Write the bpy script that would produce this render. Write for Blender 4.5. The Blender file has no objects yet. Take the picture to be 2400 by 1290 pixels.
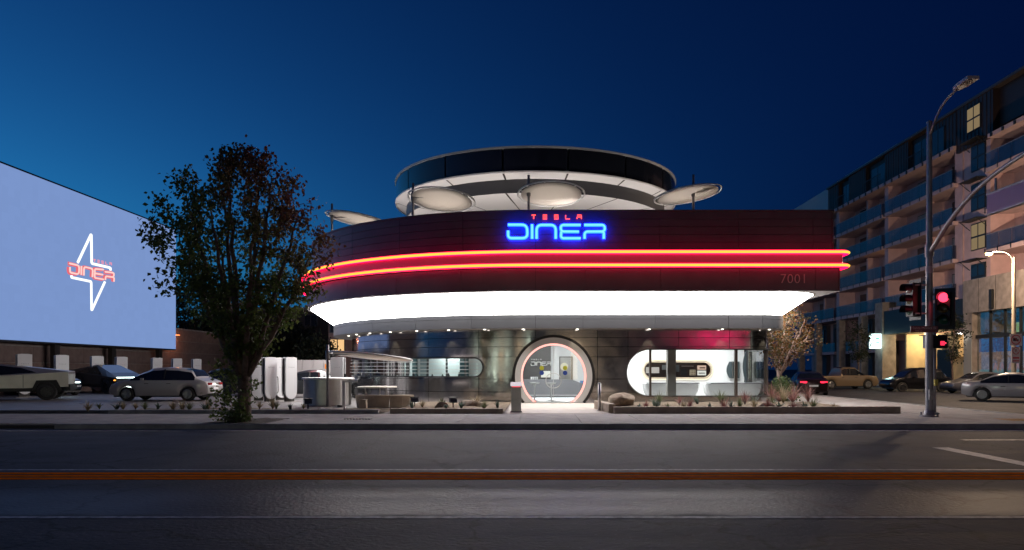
import bpy, bmesh, math, random
from mathutils import Vector, Matrix
random.seed(7)
PI = math.pi
R_ = math.radians
sc = bpy.context.scene
col = sc.collection

# ------------------------------------------------------------------ camera
F = 1700.0; HX = 1255.0; HY = 865.0; CZ = 1.65       # focal length and principal point in photo pixels
cam_d = bpy.data.cameras.new('camera'); cam = bpy.data.objects.new('camera', cam_d); col.objects.link(cam)
cam.location = (0, 0, CZ); cam.rotation_euler = (PI/2, 0, 0)
cam_d.sensor_width = 36.0; cam_d.lens = 36.0*F/2400.0
cam_d.shift_x = (1200.0-HX)/2400.0; cam_d.shift_y = (HY-645.0)/2400.0
cam_d.clip_start = 0.1; cam_d.clip_end = 5000
sc.camera = cam

# ------------------------------------------------------------------ world: dusk sky, sun below the horizon on the left
wd = bpy.data.worlds.new('World'); sc.world = wd; wd.use_nodes = True
wn = wd.node_tree.nodes; wl = wd.node_tree.links
for n in list(wn): wn.remove(n)
wo = wn.new('ShaderNodeOutputWorld'); bg = wn.new('ShaderNodeBackground')
sky = wn.new('ShaderNodeTexSky'); sky.sky_type = 'NISHITA'; sky.sun_disc = False
sky.sun_elevation = R_(-4.5); sky.sun_rotation = R_(-62); sky.air_density = 1.0; sky.dust_density = 0.3; sky.ozone_density = 5.0
# blue-hour grade of the sky: the warm afterglow band reads pale blue in the photograph
def wm(op, a, b):
    n = wn.new('ShaderNodeMath'); n.operation = op
    for i, v in enumerate((a, b)):
        if isinstance(v, (int, float)): n.inputs[i].default_value = v
        else: wl.new(v, n.inputs[i])
    return n.outputs[0]
wt = wn.new('ShaderNodeTexCoord'); wsp = wn.new('ShaderNodeSeparateXYZ'); wcb = wn.new('ShaderNodeCombineXYZ'); wl.new(wt.outputs['Generated'], wsp.inputs[0])
wl.new(wsp.outputs[0], wcb.inputs[0]); wl.new(wsp.outputs[1], wcb.inputs[1]); wl.new(wm('MAXIMUM', wsp.outputs[2], 0.12), wcb.inputs[2])
wnm = wn.new('ShaderNodeVectorMath'); wnm.operation = 'NORMALIZE'; wl.new(wcb.outputs[0], wnm.inputs[0]); wl.new(wnm.outputs[0], sky.inputs[0])
sep = wn.new('ShaderNodeSeparateColor'); wl.new(sky.outputs[0], sep.inputs[0])
u_ = wm('ADD', wm('MULTIPLY', sep.outputs[1], 0.9), wm('MULTIPLY', sep.outputs[2], 0.22))
gr = wm('MULTIPLY', wm('POWER', u_, 1.45), 25.5); rd = wm('MULTIPLY', gr, 0.09); bl = wm('MULTIPLY', wm('POWER', sep.outputs[2], 1.2), 9.3)
cmb = wn.new('ShaderNodeCombineColor'); wl.new(rd, cmb.inputs[0]); wl.new(gr, cmb.inputs[1]); wl.new(bl, cmb.inputs[2])
wl.new(cmb.outputs[0], bg.inputs[0]); bg.inputs[1].default_value = 1.0
wl.new(bg.outputs[0], wo.inputs[0])

# ------------------------------------------------------------------ render look
sc.view_settings.view_transform = 'Standard'; sc.view_settings.look = 'None'
sc.view_settings.exposure = 0.0; sc.view_settings.gamma = 1.0; sc.view_settings.use_curve_mapping = False
sc.render.engine = 'CYCLES'
sc.cycles.use_denoising = True
sc.cycles.max_bounces = 8; sc.cycles.transparent_max_bounces = 12; sc.cycles.glossy_bounces = 4; sc.cycles.diffuse_bounces = 4
sc.cycles.sample_clamp_indirect = 6.0; sc.cycles.caustics_reflective = False; sc.cycles.caustics_refractive = False

def W(px, py, Y):
    "point seen at a photo pixel, at depth Y"
    return Vector(((px-HX)*Y/F, Y, CZ+(HY-py)*Y/F))
def GX(px, Y): return (px-HX)*Y/F
def GZ(py, Y): return CZ+(HY-py)*Y/F

# ------------------------------------------------------------------ materials
MATS = {}
def mat(name, c=(0.5, 0.5, 0.5), rough=0.5, metal=0.0, emit=None, es=0.0, noise=0.0, nscale=5.0, bump=0.0, bscale=60.0, coat=0.0, rvar=0.0, spec=None, aniso=0.0):
    if name in MATS: return MATS[name]
    m = bpy.data.materials.new(name); m.use_nodes = True
    nt = m.node_tree; b = nt.nodes['Principled BSDF']
    b.inputs['Base Color'].default_value = (*c, 1); b.inputs['Roughness'].default_value = rough; b.inputs['Metallic'].default_value = metal
    if coat: b.inputs['Coat Weight'].default_value = coat
    if spec is not None: b.inputs['Specular IOR Level'].default_value = spec
    if aniso: b.inputs['Anisotropic'].default_value = aniso
    if emit:
        b.inputs['Emission Color'].default_value = (*emit, 1); b.inputs['Emission Strength'].default_value = es
    if noise or bump or rvar:
        tc = nt.nodes.new('ShaderNodeTexCoord')
        if noise or rvar:
            nz = nt.nodes.new('ShaderNodeTexNoise'); nz.inputs['Scale'].default_value = nscale; nz.inputs['Detail'].default_value = 6
            nt.links.new(tc.outputs['Object'], nz.inputs['Vector'])
        if noise:
            rp = nt.nodes.new('ShaderNodeMapRange'); rp.inputs[1].default_value = 0.3; rp.inputs[2].default_value = 0.7
            rp.inputs[3].default_value = 1-noise; rp.inputs[4].default_value = 1+noise
            nt.links.new(nz.outputs['Fac'], rp.inputs[0])
            mx = nt.nodes.new('ShaderNodeMix'); mx.data_type = 'RGBA'; mx.blend_type = 'MULTIPLY'; mx.inputs[0].default_value = 1
            mx.inputs[6].default_value = (*c, 1); nt.links.new(rp.outputs[0], mx.inputs[7]); nt.links.new(mx.outputs[2], b.inputs['Base Color'])
        if rvar:
            rr = nt.nodes.new('ShaderNodeMapRange'); rr.inputs[1].default_value = 0.3; rr.inputs[2].default_value = 0.7
            rr.inputs[3].default_value = max(0.02, rough-rvar); rr.inputs[4].default_value = min(1, rough+rvar)
            nt.links.new(nz.outputs['Fac'], rr.inputs[0]); nt.links.new(rr.outputs[0], b.inputs['Roughness'])
        if bump:
            n2 = nt.nodes.new('ShaderNodeTexNoise'); n2.inputs['Scale'].default_value = bscale; n2.inputs['Detail'].default_value = 4
            nt.links.new(tc.outputs['Object'], n2.inputs['Vector'])
            bp = nt.nodes.new('ShaderNodeBump'); bp.inputs['Strength'].default_value = bump; bp.inputs['Distance'].default_value = 0.02
            nt.links.new(n2.outputs['Fac'], bp.inputs['Height']); nt.links.new(bp.outputs[0], b.inputs['Normal'])
    MATS[name] = m
    return m

def emis(name, c, s):
    if name in MATS: return MATS[name]
    m = bpy.data.materials.new(name); m.use_nodes = True; nt = m.node_tree
    for n in list(nt.nodes): nt.nodes.remove(n)
    o = nt.nodes.new('ShaderNodeOutputMaterial'); e = nt.nodes.new('ShaderNodeEmission')
    e.inputs[0].default_value = (*c, 1); e.inputs[1].default_value = s; nt.links.new(e.outputs[0], o.inputs[0])
    MATS[name] = m
    return m

def glass_mat(name, tintc=(0.9, 0.95, 0.95), refl=0.05, rough=0.02, rmax=1.0):
    if name in MATS: return MATS[name]
    m = bpy.data.materials.new(name); m.use_nodes = True; nt = m.node_tree
    for n in list(nt.nodes): nt.nodes.remove(n)
    o = nt.nodes.new('ShaderNodeOutputMaterial'); t = nt.nodes.new('ShaderNodeBsdfTransparent'); g = nt.nodes.new('ShaderNodeBsdfGlossy')
    t.inputs[0].default_value = (*tintc, 1); g.inputs['Roughness'].default_value = rough
    mx = nt.nodes.new('ShaderNodeMixShader'); lw = nt.nodes.new('ShaderNodeLayerWeight'); lw.inputs[0].default_value = 0.25
    mr = nt.nodes.new('ShaderNodeMapRange'); mr.inputs[3].default_value = refl; mr.inputs[4].default_value = rmax
    nt.links.new(lw.outputs['Fresnel'], mr.inputs[0]); nt.links.new(mr.outputs[0], mx.inputs[0])
    nt.links.new(t.outputs[0], mx.inputs[1]); nt.links.new(g.outputs[0], mx.inputs[2]); nt.links.new(mx.outputs[0], o.inputs[0])
    MATS[name] = m
    return m

# ------------------------------------------------------------------ mesh helpers
class MB:
    def __init__(s): s.v = []; s.f = []
    def quad(s, a, b, c, d):
        i = len(s.v); s.v += [tuple(a), tuple(b), tuple(c), tuple(d)]; s.f.append((i, i+1, i+2, i+3)); return s
    def poly(s, pts):
        i = len(s.v); s.v += [tuple(p) for p in pts]; s.f.append(tuple(range(i, i+len(pts)))); return s
    def box(s, x0, x1, y0, y1, z0, z1):
        i = len(s.v)
        s.v += [(x0,y0,z0),(x1,y0,z0),(x1,y1,z0),(x0,y1,z0),(x0,y0,z1),(x1,y0,z1),(x1,y1,z1),(x0,y1,z1)]
        s.f += [tuple(i+k for k in q) for q in ((0,3,2,1),(4,5,6,7),(0,1,5,4),(1,2,6,5),(2,3,7,6),(3,0,4,7))]; return s
    def prism(s, poly, d):
        "poly: 3D points of one face; d: extrusion vector"
        n = len(poly); i = len(s.v); d = Vector(d)
        s.v += [tuple(p) for p in poly]+[tuple(Vector(p)+d) for p in poly]
        s.f.append(tuple(range(i, i+n))); s.f.append(tuple(i+n+k for k in reversed(range(n))))
        for k in range(n): s.f.append((i+k, i+(k+1) % n, i+n+(k+1) % n, i+n+k))
        return s
    def tube(s, pts, r, n=8, closed=False, caps=True):
        pts = [Vector(p) for p in pts]; m = len(pts); rr = r if isinstance(r, (list, tuple)) else [r]*m
        i0 = len(s.v); up = None
        for k in range(m):
            if closed: t = (pts[(k+1) % m]-pts[k-1]).normalized()
            else: t = (pts[min(k+1, m-1)]-pts[max(k-1, 0)]).normalized()
            if up is None:
                up = Vector((0, 0, 1)) if abs(t.z) < 0.9 else Vector((1, 0, 0))
            u = (up - t*up.dot(t)).normalized(); w = t.cross(u); up = u
            for j in range(n):
                a = 2*PI*j/n; s.v.append(tuple(pts[k]+(u*math.cos(a)+w*math.sin(a))*rr[k]))
        for k in range(m if closed else m-1):
            b = (k+1) % m
            for j in range(n):
                s.f.append((i0+k*n+j, i0+k*n+(j+1) % n, i0+b*n+(j+1) % n, i0+b*n+j))
        if caps and not closed:
            s.f.append(tuple(i0+j for j in reversed(range(n)))); s.f.append(tuple(i0+(m-1)*n+j for j in range(n)))
        return s
    def lathe(s, prof, n=32, c=(0, 0, 0), a0=0.0, a1=2*PI, caps=False):
        full = abs(a1-a0-2*PI) < 1e-6; i0 = len(s.v); m = n if full else n+1; L = len(prof)
        for k in range(m):
            a = a0+(a1-a0)*k/n
            for (r, z) in prof: s.v.append((c[0]+r*math.cos(a), c[1]+r*math.sin(a), c[2]+z))
        for k in range(n):
            b = (k+1) % m
            for j in range(L-1):
                q = [i0+k*L+j, i0+b*L+j, i0+b*L+j+1, i0+k*L+j+1]
                s.f.append(tuple(q))
        if caps and full:
            s.f.append(tuple(i0+k*L for k in range(n))); s.f.append(tuple(i0+k*L+L-1 for k in range(n)))
        return s
    def mesh(s, name, material, smooth=False, weld=True):
        me = bpy.data.meshes.new(name); me.from_pydata(s.v, [], s.f)
        bm = bmesh.new(); bm.from_mesh(me)
        if weld: bmesh.ops.remove_doubles(bm, verts=bm.verts, dist=1e-5)
        bmesh.ops.recalc_face_normals(bm, faces=bm.faces); bm.to_mesh(me); bm.free()
        if smooth:
            for p in me.polygons: p.use_smooth = True
            if smooth == 'auto': me.set_sharp_from_angle(angle=R_(35))
        if material: me.materials.append(material)
        return me
    def build(s, name, material, parent=None, smooth=False, weld=True, loc=None, rz=None):
        o = bpy.data.objects.new(name, s.mesh(name, material, smooth, weld)); col.objects.link(o)
        if parent: o.parent = parent
        if loc: o.location = loc
        if rz is not None: o.rotation_euler.z = rz
        return o

def tag(o, label=None, cat=None, group=None, kind=None):
    if label: o['label'] = label
    if cat: o['category'] = cat
    if group: o['group'] = group
    if kind: o['kind'] = kind
    return o
def empty(name, loc=(0, 0, 0), rz=0, label=None, cat=None, group=None):
    o = bpy.data.objects.new(name, None); col.objects.link(o); o.location = loc; o.rotation_euler = (0, 0, rz); o.empty_display_size = 0.1
    return tag(o, label, cat, group)
def obj(name, me, parent=None, loc=None, rot=None):
    o = bpy.data.objects.new(name, me); col.objects.link(o)
    if parent: o.parent = parent
    if loc is not None: o.location = loc
    if rot is not None: o.rotation_euler = rot
    return o
def kids(o): return [c for c in bpy.data.objects if c.parent == o]
def copy_tree(o, parent=None):
    c = o.copy(); col.objects.link(c)
    if parent is not None: c.parent = parent
    for ch in o.children: copy_tree(ch, c)
    return c
def lamp(name, kind, loc, power, c=(1, 1, 1), parent=None, size=0.1, rot=None, spot=None, blend=0.5, sx=None, sy=None):
    d = bpy.data.lights.new(name, kind); d.energy = power; d.color = c
    if kind in ('POINT', 'SPOT'): d.shadow_soft_size = size
    if kind == 'SPOT': d.spot_size = R_(spot or 60); d.spot_blend = blend
    if kind == 'AREA':
        d.shape = 'RECTANGLE'; d.size = sx or size; d.size_y = sy or size
    o = bpy.data.objects.new(name, d); col.objects.link(o); o.location = loc
    if rot is not None: o.rotation_euler = rot
    if parent: o.parent = parent
    return o
def aim(src, dst):
    return (Vector(dst)-Vector(src)).to_track_quat('-Z', 'Y').to_euler()
def fillet(pts, r, n=4):
    pts = [Vector(p) for p in pts]; out = [pts[0]]
    for i in range(1, len(pts)-1):
        a, b, c = pts[i-1], pts[i], pts[i+1]
        u = (a-b); v = (c-b); q = min(r, u.length*0.49, v.length*0.49); u = u.normalized()*q; v = v.normalized()*q
        for k in range(n+1):
            t = k/n; out.append((b+u)*(1-t)**2 + b*2*t*(1-t) + (b+v)*t*t)
    out.append(pts[-1]); return out
def text_mesh(name, body, size, material, extrude=0.004, spacing=1.0, align='CENTER', weight=0.0):
    cu = bpy.data.curves.new(name, 'FONT'); cu.body = body; cu.size = size; cu.extrude = extrude; cu.align_x = align; cu.align_y = 'CENTER'
    cu.space_character = spacing; cu.offset = weight; cu.resolution_u = 3
    o = bpy.data.objects.new(name, cu); col.objects.link(o)
    dg = bpy.context.evaluated_depsgraph_get(); me = bpy.data.meshes.new_from_object(o.evaluated_get(dg))
    bpy.data.objects.remove(o); me.name = name; me.materials.clear(); me.materials.append(material)
    return me

# ------------------------------------------------------------------ shared materials
M = {}
M['asphalt_side'] = mat('asphalt_side', (0.045, 0.045, 0.05), 0.7, noise=0.35, nscale=3, bump=0.6, bscale=120)
M['concrete'] = mat('concrete', (0.36, 0.33, 0.31), 0.8, noise=0.22, nscale=2.2, bump=0.25, bscale=90)
M['concrete_dark'] = mat('concrete_dark', (0.3, 0.29, 0.28), 0.85, noise=0.3, nscale=2.5, bump=0.3, bscale=70)
M['concrete_tan'] = mat('concrete_tan', (0.42, 0.34, 0.26), 0.8, noise=0.2, nscale=3, bump=0.3, bscale=80)
M['joint'] = mat('joint', (0.06, 0.055, 0.05), 0.95)
M['soil'] = mat('soil', (0.07, 0.05, 0.035), 0.95, noise=0.5, nscale=14, bump=1.0, bscale=40)
M['mulch'] = mat('mulch', (0.16, 0.12, 0.08), 0.95, noise=0.5, nscale=22, bump=1.0, bscale=50)
M['white_paint'] = mat('white_paint', (0.55, 0.53, 0.52), 0.6, noise=0.35, nscale=7, bump=0.2, bscale=60)
M['stripe_orange'] = mat('stripe_orange', (0.9, 0.2, 0.012), 0.95, noise=0.2, nscale=6, spec=0.0)
M['facade'] = mat('facade', (0.095, 0.095, 0.115), 0.42, 0.4, noise=0.12, nscale=1.3, bump=0.03, bscale=3)
M['facade_back'] = mat('facade_back', (0.02, 0.02, 0.022), 0.7)
M['band'] = mat('band', (0.13, 0.13, 0.14), 0.4, 0.7, noise=0.06, nscale=1.0)
M['steel'] = mat('steel', (0.38, 0.365, 0.37), 0.13, 0.9, noise=0.05, nscale=1.5, bump=0.22, bscale=1.1, rvar=0.06, aniso=0.4)
M['steel_trim'] = mat('steel_trim', (0.6, 0.59, 0.57), 0.28, 1.0)
M['steel_dull'] = mat('steel_dull', (0.5, 0.49, 0.48), 0.38, 1.0, noise=0.1, nscale=3)
M['galv'] = mat('galv', (0.34, 0.33, 0.34), 0.5, 0.6, noise=0.15, nscale=6)
M['white'] = mat('white', (0.8, 0.8, 0.8), 0.45)
M['white_gloss'] = mat('white_gloss', (0.82, 0.82, 0.83), 0.18, coat=0.4)
M['cream'] = mat('cream', (0.78, 0.72, 0.66), 0.7)
M['black'] = mat('black', (0.015, 0.015, 0.016), 0.5)
M['black_gloss'] = mat('black_gloss', (0.012, 0.012, 0.014), 0.12, coat=0.5)
M['dark_metal'] = mat('dark_metal', (0.06, 0.055, 0.05), 0.45, 0.6)
M['dark_glass'] = mat('dark_glass', (0.01, 0.012, 0.018), 0.08, 0.0, coat=0.5)
M['glass'] = glass_mat('glass', rmax=0.5)
M['glass_blue'] = glass_mat('glass_blue', (0.6, 0.64, 0.68), 0.05, 0.05, 0.2)
M['rubber'] = mat('rubber', (0.02, 0.02, 0.02), 0.8)
M['cove'] = emis('cove', (1.0, 0.97, 0.95), 15.0)
M['neon_red'] = emis('neon_red', (1.0, 0.003, 0.05), 5.6); M['neon_core'] = emis('neon_core', (1.0, 0.55, 0.055), 1.5)
M['neon_red_small'] = emis('neon_red_small', (1.0, 0.07, 0.06), 3.0)
M['neon_blue'] = emis('neon_blue', (0.003, 0.025, 1.0), 24.0); M['neon_cyan'] = emis('neon_cyan', (0.22, 0.8, 1.0), 1.2)
M['bulb'] = emis('bulb', (1.0, 0.93, 0.8), 6.0)
M['led_white'] = emis('led_white', (0.95, 0.98, 1.0), 6.0)
M['led_pink'] = emis('led_pink', (1.0, 0.42, 0.36), 1.9)
M['headlight'] = emis('headlight', (0.8, 1.0, 0.95), 9.0)
M['taillight'] = emis('taillight', (1.0, 0.02, 0.05), 3.0)
M['amber'] = emis('amber', (1.0, 0.35, 0.05), 3.0)
# ================================================================== SETTING
KY = 19.75            # kerb line of the main road
SW = 0.15             # pavement height
g = MB().quad((-900, -900, -0.03), (900, -900, -0.03), (900, 1500, -0.03), (-900, 1500, -0.03)).build('ground', M['asphalt_side'])
tag(g, kind='structure')

def road_material():
    m = bpy.data.materials.new('road_asphalt'); m.use_nodes = True; nt = m.node_tree; b = nt.nodes['Principled BSDF']; L = nt.links
    tc = nt.nodes.new('ShaderNodeTexCoord'); sp = nt.nodes.new('ShaderNodeSeparateXYZ'); L.new(tc.outputs['Object'], sp.inputs[0])
    mp = nt.nodes.new('ShaderNodeMapping'); mp.inputs['Scale'].default_value = (0.06, 1.0, 1.0); L.new(tc.outputs['Object'], mp.inputs[0])
    streak = nt.nodes.new('ShaderNodeTexNoise'); streak.inputs['Scale'].default_value = 1.7; streak.inputs['Detail'].default_value = 8; L.new(mp.outputs[0], streak.inputs['Vector'])
    blot = nt.nodes.new('ShaderNodeTexNoise'); blot.inputs['Scale'].default_value = 0.9; blot.inputs['Detail'].default_value = 7; L.new(tc.outputs['Object'], blot.inputs['Vector'])
    grit = nt.nodes.new('ShaderNodeTexNoise'); grit.inputs['Scale'].default_value = 16; grit.inputs['Detail'].default_value = 3; L.new(tc.outputs['Object'], grit.inputs['Vector'])
    vor = nt.nodes.new('ShaderNodeTexVoronoi'); vor.inputs['Scale'].default_value = 11; L.new(tc.outputs['Object'], vor.inputs['Vector'])
    # albedo: dark bitumen, streaked by traffic, pale aggregate chips
    ramp = nt.nodes.new('ShaderNodeMapRange'); ramp.inputs[1].default_value = 0.3; ramp.inputs[2].default_value = 0.72; ramp.inputs[3].default_value = 0.3; ramp.inputs[4].default_value = 2.0
    add = nt.nodes.new('ShaderNodeMath'); add.operation = 'ADD'; L.new(streak.outputs['Fac'], add.inputs[0]); L.new(blot.outputs['Fac'], add.inputs[1])
    hf = nt.nodes.new('ShaderNodeMath'); hf.operation = 'MULTIPLY'; hf.inputs[1].default_value = 0.5; L.new(add.outputs[0], hf.inputs[0]); L.new(hf.outputs[0], ramp.inputs[0])
    chip = nt.nodes.new('ShaderNodeMapRange'); chip.inputs[1].default_value = 0.0; chip.inputs[2].default_value = 0.16; chip.inputs[3].default_value = 2.6; chip.inputs[4].default_value = 1.0; L.new(vor.outputs['Distance'], chip.inputs[0])
    mu = nt.nodes.new('ShaderNodeMath'); mu.operation = 'MULTIPLY'; L.new(ramp.outputs[0], mu.inputs[0]); L.new(chip.outputs[0], mu.inputs[1])
    wv = nt.nodes.new('ShaderNodeTexVoronoi'); wv.feature = 'DISTANCE_TO_EDGE'; wv.inputs['Scale'].default_value = 0.33; wmx = nt.nodes.new('ShaderNodeMix'); wmx.data_type = 'VECTOR'; wmx.inputs[0].default_value = 0.12
    L.new(tc.outputs['Object'], wmx.inputs[4]); L.new(grit.outputs['Color'], wmx.inputs[5]); wn2 = nt.nodes.new('ShaderNodeTexNoise'); wn2.inputs['Scale'].default_value = 2.5; wn2.inputs['Detail'].default_value = 6; L.new(tc.outputs['Object'], wn2.inputs['Vector'])
    wad = nt.nodes.new('ShaderNodeVectorMath'); wad.operation = 'MULTIPLY_ADD'; wad.inputs[1].default_value = (.9, .9, 0); L.new(wn2.outputs['Color'], wad.inputs[0]); L.new(tc.outputs['Object'], wad.inputs[2]); L.new(wad.outputs[0], wv.inputs['Vector'])
    ck = nt.nodes.new('ShaderNodeMapRange'); ck.inputs[1].default_value = 0.0; ck.inputs[2].default_value = 0.018; ck.inputs[3].default_value = 0.25; ck.inputs[4].default_value = 1.0; L.new(wv.outputs['Distance'], ck.inputs[0])
    mu2 = nt.nodes.new('ShaderNodeMath'); mu2.operation = 'MULTIPLY'; L.new(mu.outputs[0], mu2.inputs[0]); L.new(ck.outputs[0], mu2.inputs[1]); mu = mu2
    cm = nt.nodes.new('ShaderNodeMix'); cm.data_type = 'RGBA'; cm.blend_type = 'MULTIPLY'; cm.inputs[0].default_value = 1; cm.inputs[6].default_value = (0.044, 0.045, 0.056, 1)
    L.new(mu.outputs[0], cm.inputs[7]); L.new(cm.outputs[2], b.inputs['Base Color'])
    # wheel-polished lane between the orange stripes and the edge line is smoother
    wob = nt.nodes.new('ShaderNodeMath'); wob.operation = 'MULTIPLY_ADD'; wob.inputs[1].default_value = 0.5; L.new(blot.outputs['Fac'], wob.inputs[0]); L.new(sp.outputs['Y'], wob.inputs[2])
    up = nt.nodes.new('ShaderNodeMapRange'); up.interpolation_type = 'SMOOTHSTEP'; up.inputs[1].default_value = 8.25; up.inputs[2].default_value = 8.5; L.new(wob.outputs[0], up.inputs[0])
    dn = nt.nodes.new('ShaderNodeMapRange'); dn.interpolation_type = 'SMOOTHSTEP'; dn.inputs[1].default_value = 9.6; dn.inputs[2].default_value = 10.6; dn.inputs[3].default_value = 1; dn.inputs[4].default_value = 0; L.new(wob.outputs[0], dn.inputs[0])
    band = nt.nodes.new('ShaderNodeMath'); band.operation = 'MULTIPLY'; L.new(up.outputs[0], band.inputs[0]); L.new(dn.outputs[0], band.inputs[1])
    rr = nt.nodes.new('ShaderNodeMapRange'); rr.inputs[3].default_value = 0.72; rr.inputs[4].default_value = 0.52; L.new(band.outputs[0], rr.inputs[0])
    r2 = nt.nodes.new('ShaderNodeMath'); r2.operation = 'MULTIPLY_ADD'; r2.inputs[1].default_value = 0.22; L.new(streak.outputs['Fac'], r2.inputs[0])
    r3 = nt.nodes.new('ShaderNodeMath'); r3.operation = 'ADD'; r3.inputs[1].default_value = -0.1; L.new(rr.outputs[0], r3.inputs[0]); L.new(r3.outputs[0], r2.inputs[2])
    L.new(r2.outputs[0], b.inputs['Roughness'])
    bp = nt.nodes.new('ShaderNodeBump'); bp.inputs['Strength'].default_value = 0.6; bp.inputs['Distance'].default_value = 0.02; L.new(grit.outputs['Fac'], bp.inputs['Height']); L.new(bp.outputs[0], b.inputs['Normal'])
    b.inputs['Specular IOR Level'].default_value = 0.2
    return m
RM = road_material()
tag(MB().quad((-300, -16, 0), (300, -16, 0), (300, KY+0.02, 0), (-300, KY+0.02, 0)).build('road', RM), kind='structure')
tag(MB().quad((16.2, KY+0.02, 0), (31.2, KY+0.02, 0), (31.2, 260, 0), (16.2, 260, 0)).build('side_street', RM), kind='structure')

# painted markings and orange stripes, 4 mm sheets
def line(name, x0, x1, y0, y1, m, z=0.004):
    return tag(MB().quad((x0, y0, z), (x1, y0, z), (x1, y1, z), (x0, y1, z)).build(name, m), kind='structure')
M['worn_white'] = mat('worn_white', (0.3, 0.29, 0.3), 0.6, noise=0.75, nscale=9)
line('edge_line', -120, 120, 8.0, 8.1, M['worn_white'])
line('lane_line', -120, 120, 11.78, 11.9, M['worn_white'])
for y in (10.8, 11.07, 11.34): line('orange_stripe', -120, 120, y, y+0.2, M['stripe_orange'])  # long saturated orange stripes laid side by side along the road
line('crosswalk_line', 8.3, 8.65, 11.95, 15.2, M['white_paint'])
line('crosswalk_line', 12.3, 12.65, 11.95, 15.2, M['white_paint'])
line('stop_line', 9.9, 11.6, 16.7, 16.95, M['worn_white'])
line('stop_line', 11.9, 14.4, 17.3, 17.55, M['worn_white'])
line('stop_line', 17.2, 23.2, 21.6, 21.95, M['white_paint'])
# gutter pan of pale concrete along the kerb
tag(MB().quad((-60, KY-0.62, 0.006), (14.2, KY-0.62, 0.006), (14.2, KY+0.01, 0.006), (-60, KY+0.01, 0.006)).build('gutter', M['concrete_dark']), kind='structure')

# pavement: base, then slabs with open joints
sw = MB(); sw.box(-80, 13.6, KY+0.16, 24.4, -0.05, 0.138); sw.box(12.9, 15.9, 24.4, 160, -0.05, 0.138)
cor = [(13.6, KY+0.16, 0.138), (13.6, 24.4, 0.138), (15.9, 24.4, 0.138)]
arc = [(13.6+2.3*math.sin(a), KY+0.16+2.3-2.3*math.cos(a), 0.138) for a in [R_(90-9*k) for k in range(11)]]
sw.prism([(13.6, 24.4, 0.138), (15.9, 24.4, 0.138)]+arc, (0, 0, -0.19))
sidewalk = tag(sw.build('sidewalk', M['concrete']), kind='structure')
slab_me = MB().box(0, 1.73, 0, 2.08, 0, 0.0125).mesh('paving_slab', M['concrete'])
slab_b = MB().box(0, 1.73, 0, 2.08, 0, 0.0125).mesh('paving_slab', mat('concrete_b', (0.32, 0.3, 0.285), 0.8, noise=0.22, nscale=2.0, bump=0.25, bscale=90))
TREEX = -8.48
for i in range(-10, 13):
    for j in range(2):
        x = i*1.745-0.45; y = KY+0.17+j*2.1
        if j == 0 and x < TREEX < x+1.745:
            pit = MB(); n = 10
            for a in range(n):
                for b in range(6):
                    def hz(p, q): return 0.005+0.03*random.Random(p*31+q*7).random()
                    q = 1.73/n; t = 2.08/6
                    pit.quad((a*q, b*t, hz(a, b)), ((a+1)*q, b*t, hz(a+1, b)), ((a+1)*q, (b+1)*t, hz(a+1, b+1)), (a*q, (b+1)*t, hz(a, b+1)))
            pit.build('tree_pit', M['soil'], sidewalk, loc=(x, y, 0.139)); continue
        obj('paving_slab', slab_me if (i+j) % 3 else slab_b, sidewalk, (x, y, 0.1385))
drain = MB()
for k in range(9): drain.box(k*0.09, k*0.09+0.05, 0, 0.32, 0, 0.02)
drain.build('drain_grate', M['dark_metal'], sidewalk, loc=(GX(808, 21.6), 21.5, 0.152))
# kerb stones
kb = tag(MB().box(-80, 13.6, KY+0.02, KY+0.15, -0.05, 0.11).build('kerb', M['joint']), kind='structure')
ks = MB(); prof = [(0, 0, 0), (0, 0, 0.13), (0, 0.03, 0.152), (0, 0.16, 0.152), (0, 0.16, 0)]
ks.prism(prof, (2.99, 0, 0)); ks_me = ks.mesh('kerb_stone', M['concrete_dark'])
x = -13.1
while x < 13.0:
    obj('kerb_stone', ks_me, kb, (x, KY, 0)); x += 3.0
cs = MB(); n = 8
for k in range(n):
    a0, a1 = R_(90*k/n), R_(90*(k+1)/n); c0 = (13.9, KY+2.3)
    def kp(a, r, z): return (c0[0]+r*math.sin(a), c0[1]-r*math.cos(a), z)
    cs.quad(kp(a0, 2.3, 0), kp(a1, 2.3, 0), kp(a1, 2.3, .152), kp(a0, 2.3, .152)); cs.quad(kp(a0, 2.3, .152), kp(a1, 2.3, .152), kp(a1, 2.12, .152), kp(a0, 2.12, .152))
cs.build('corner_kerb', M['concrete_dark'], kb)
MB().box(16.05, 16.21, KY+2.3, 160, 0, .152).build('side_kerb', M['concrete_dark'], kb)
ap = MB().prism([(-60, KY-0.02, 0.008), (-60, KY+0.6, 0.156), (-60, KY+0.6, 0.0), (-60, KY-0.02, 0.0)], (46.85, 0, 0)).build('driveway_apron', M['concrete'], kb)
# tactile ramp mat on the corner
tm = MB().box(13.75, 14.9, 20.9, 21.8, 0.14, 0.156)
for i in range(9):
    for j in range(7):
        tm.box(13.82+i*0.12, 13.87+i*0.12, 20.97+j*0.12, 21.02+j*0.12, 0.156, 0.162)
tm.build('tactile_ramp', mat('tactile', (0.4, 0.2, 0.05), 0.7), sidewalk)

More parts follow.
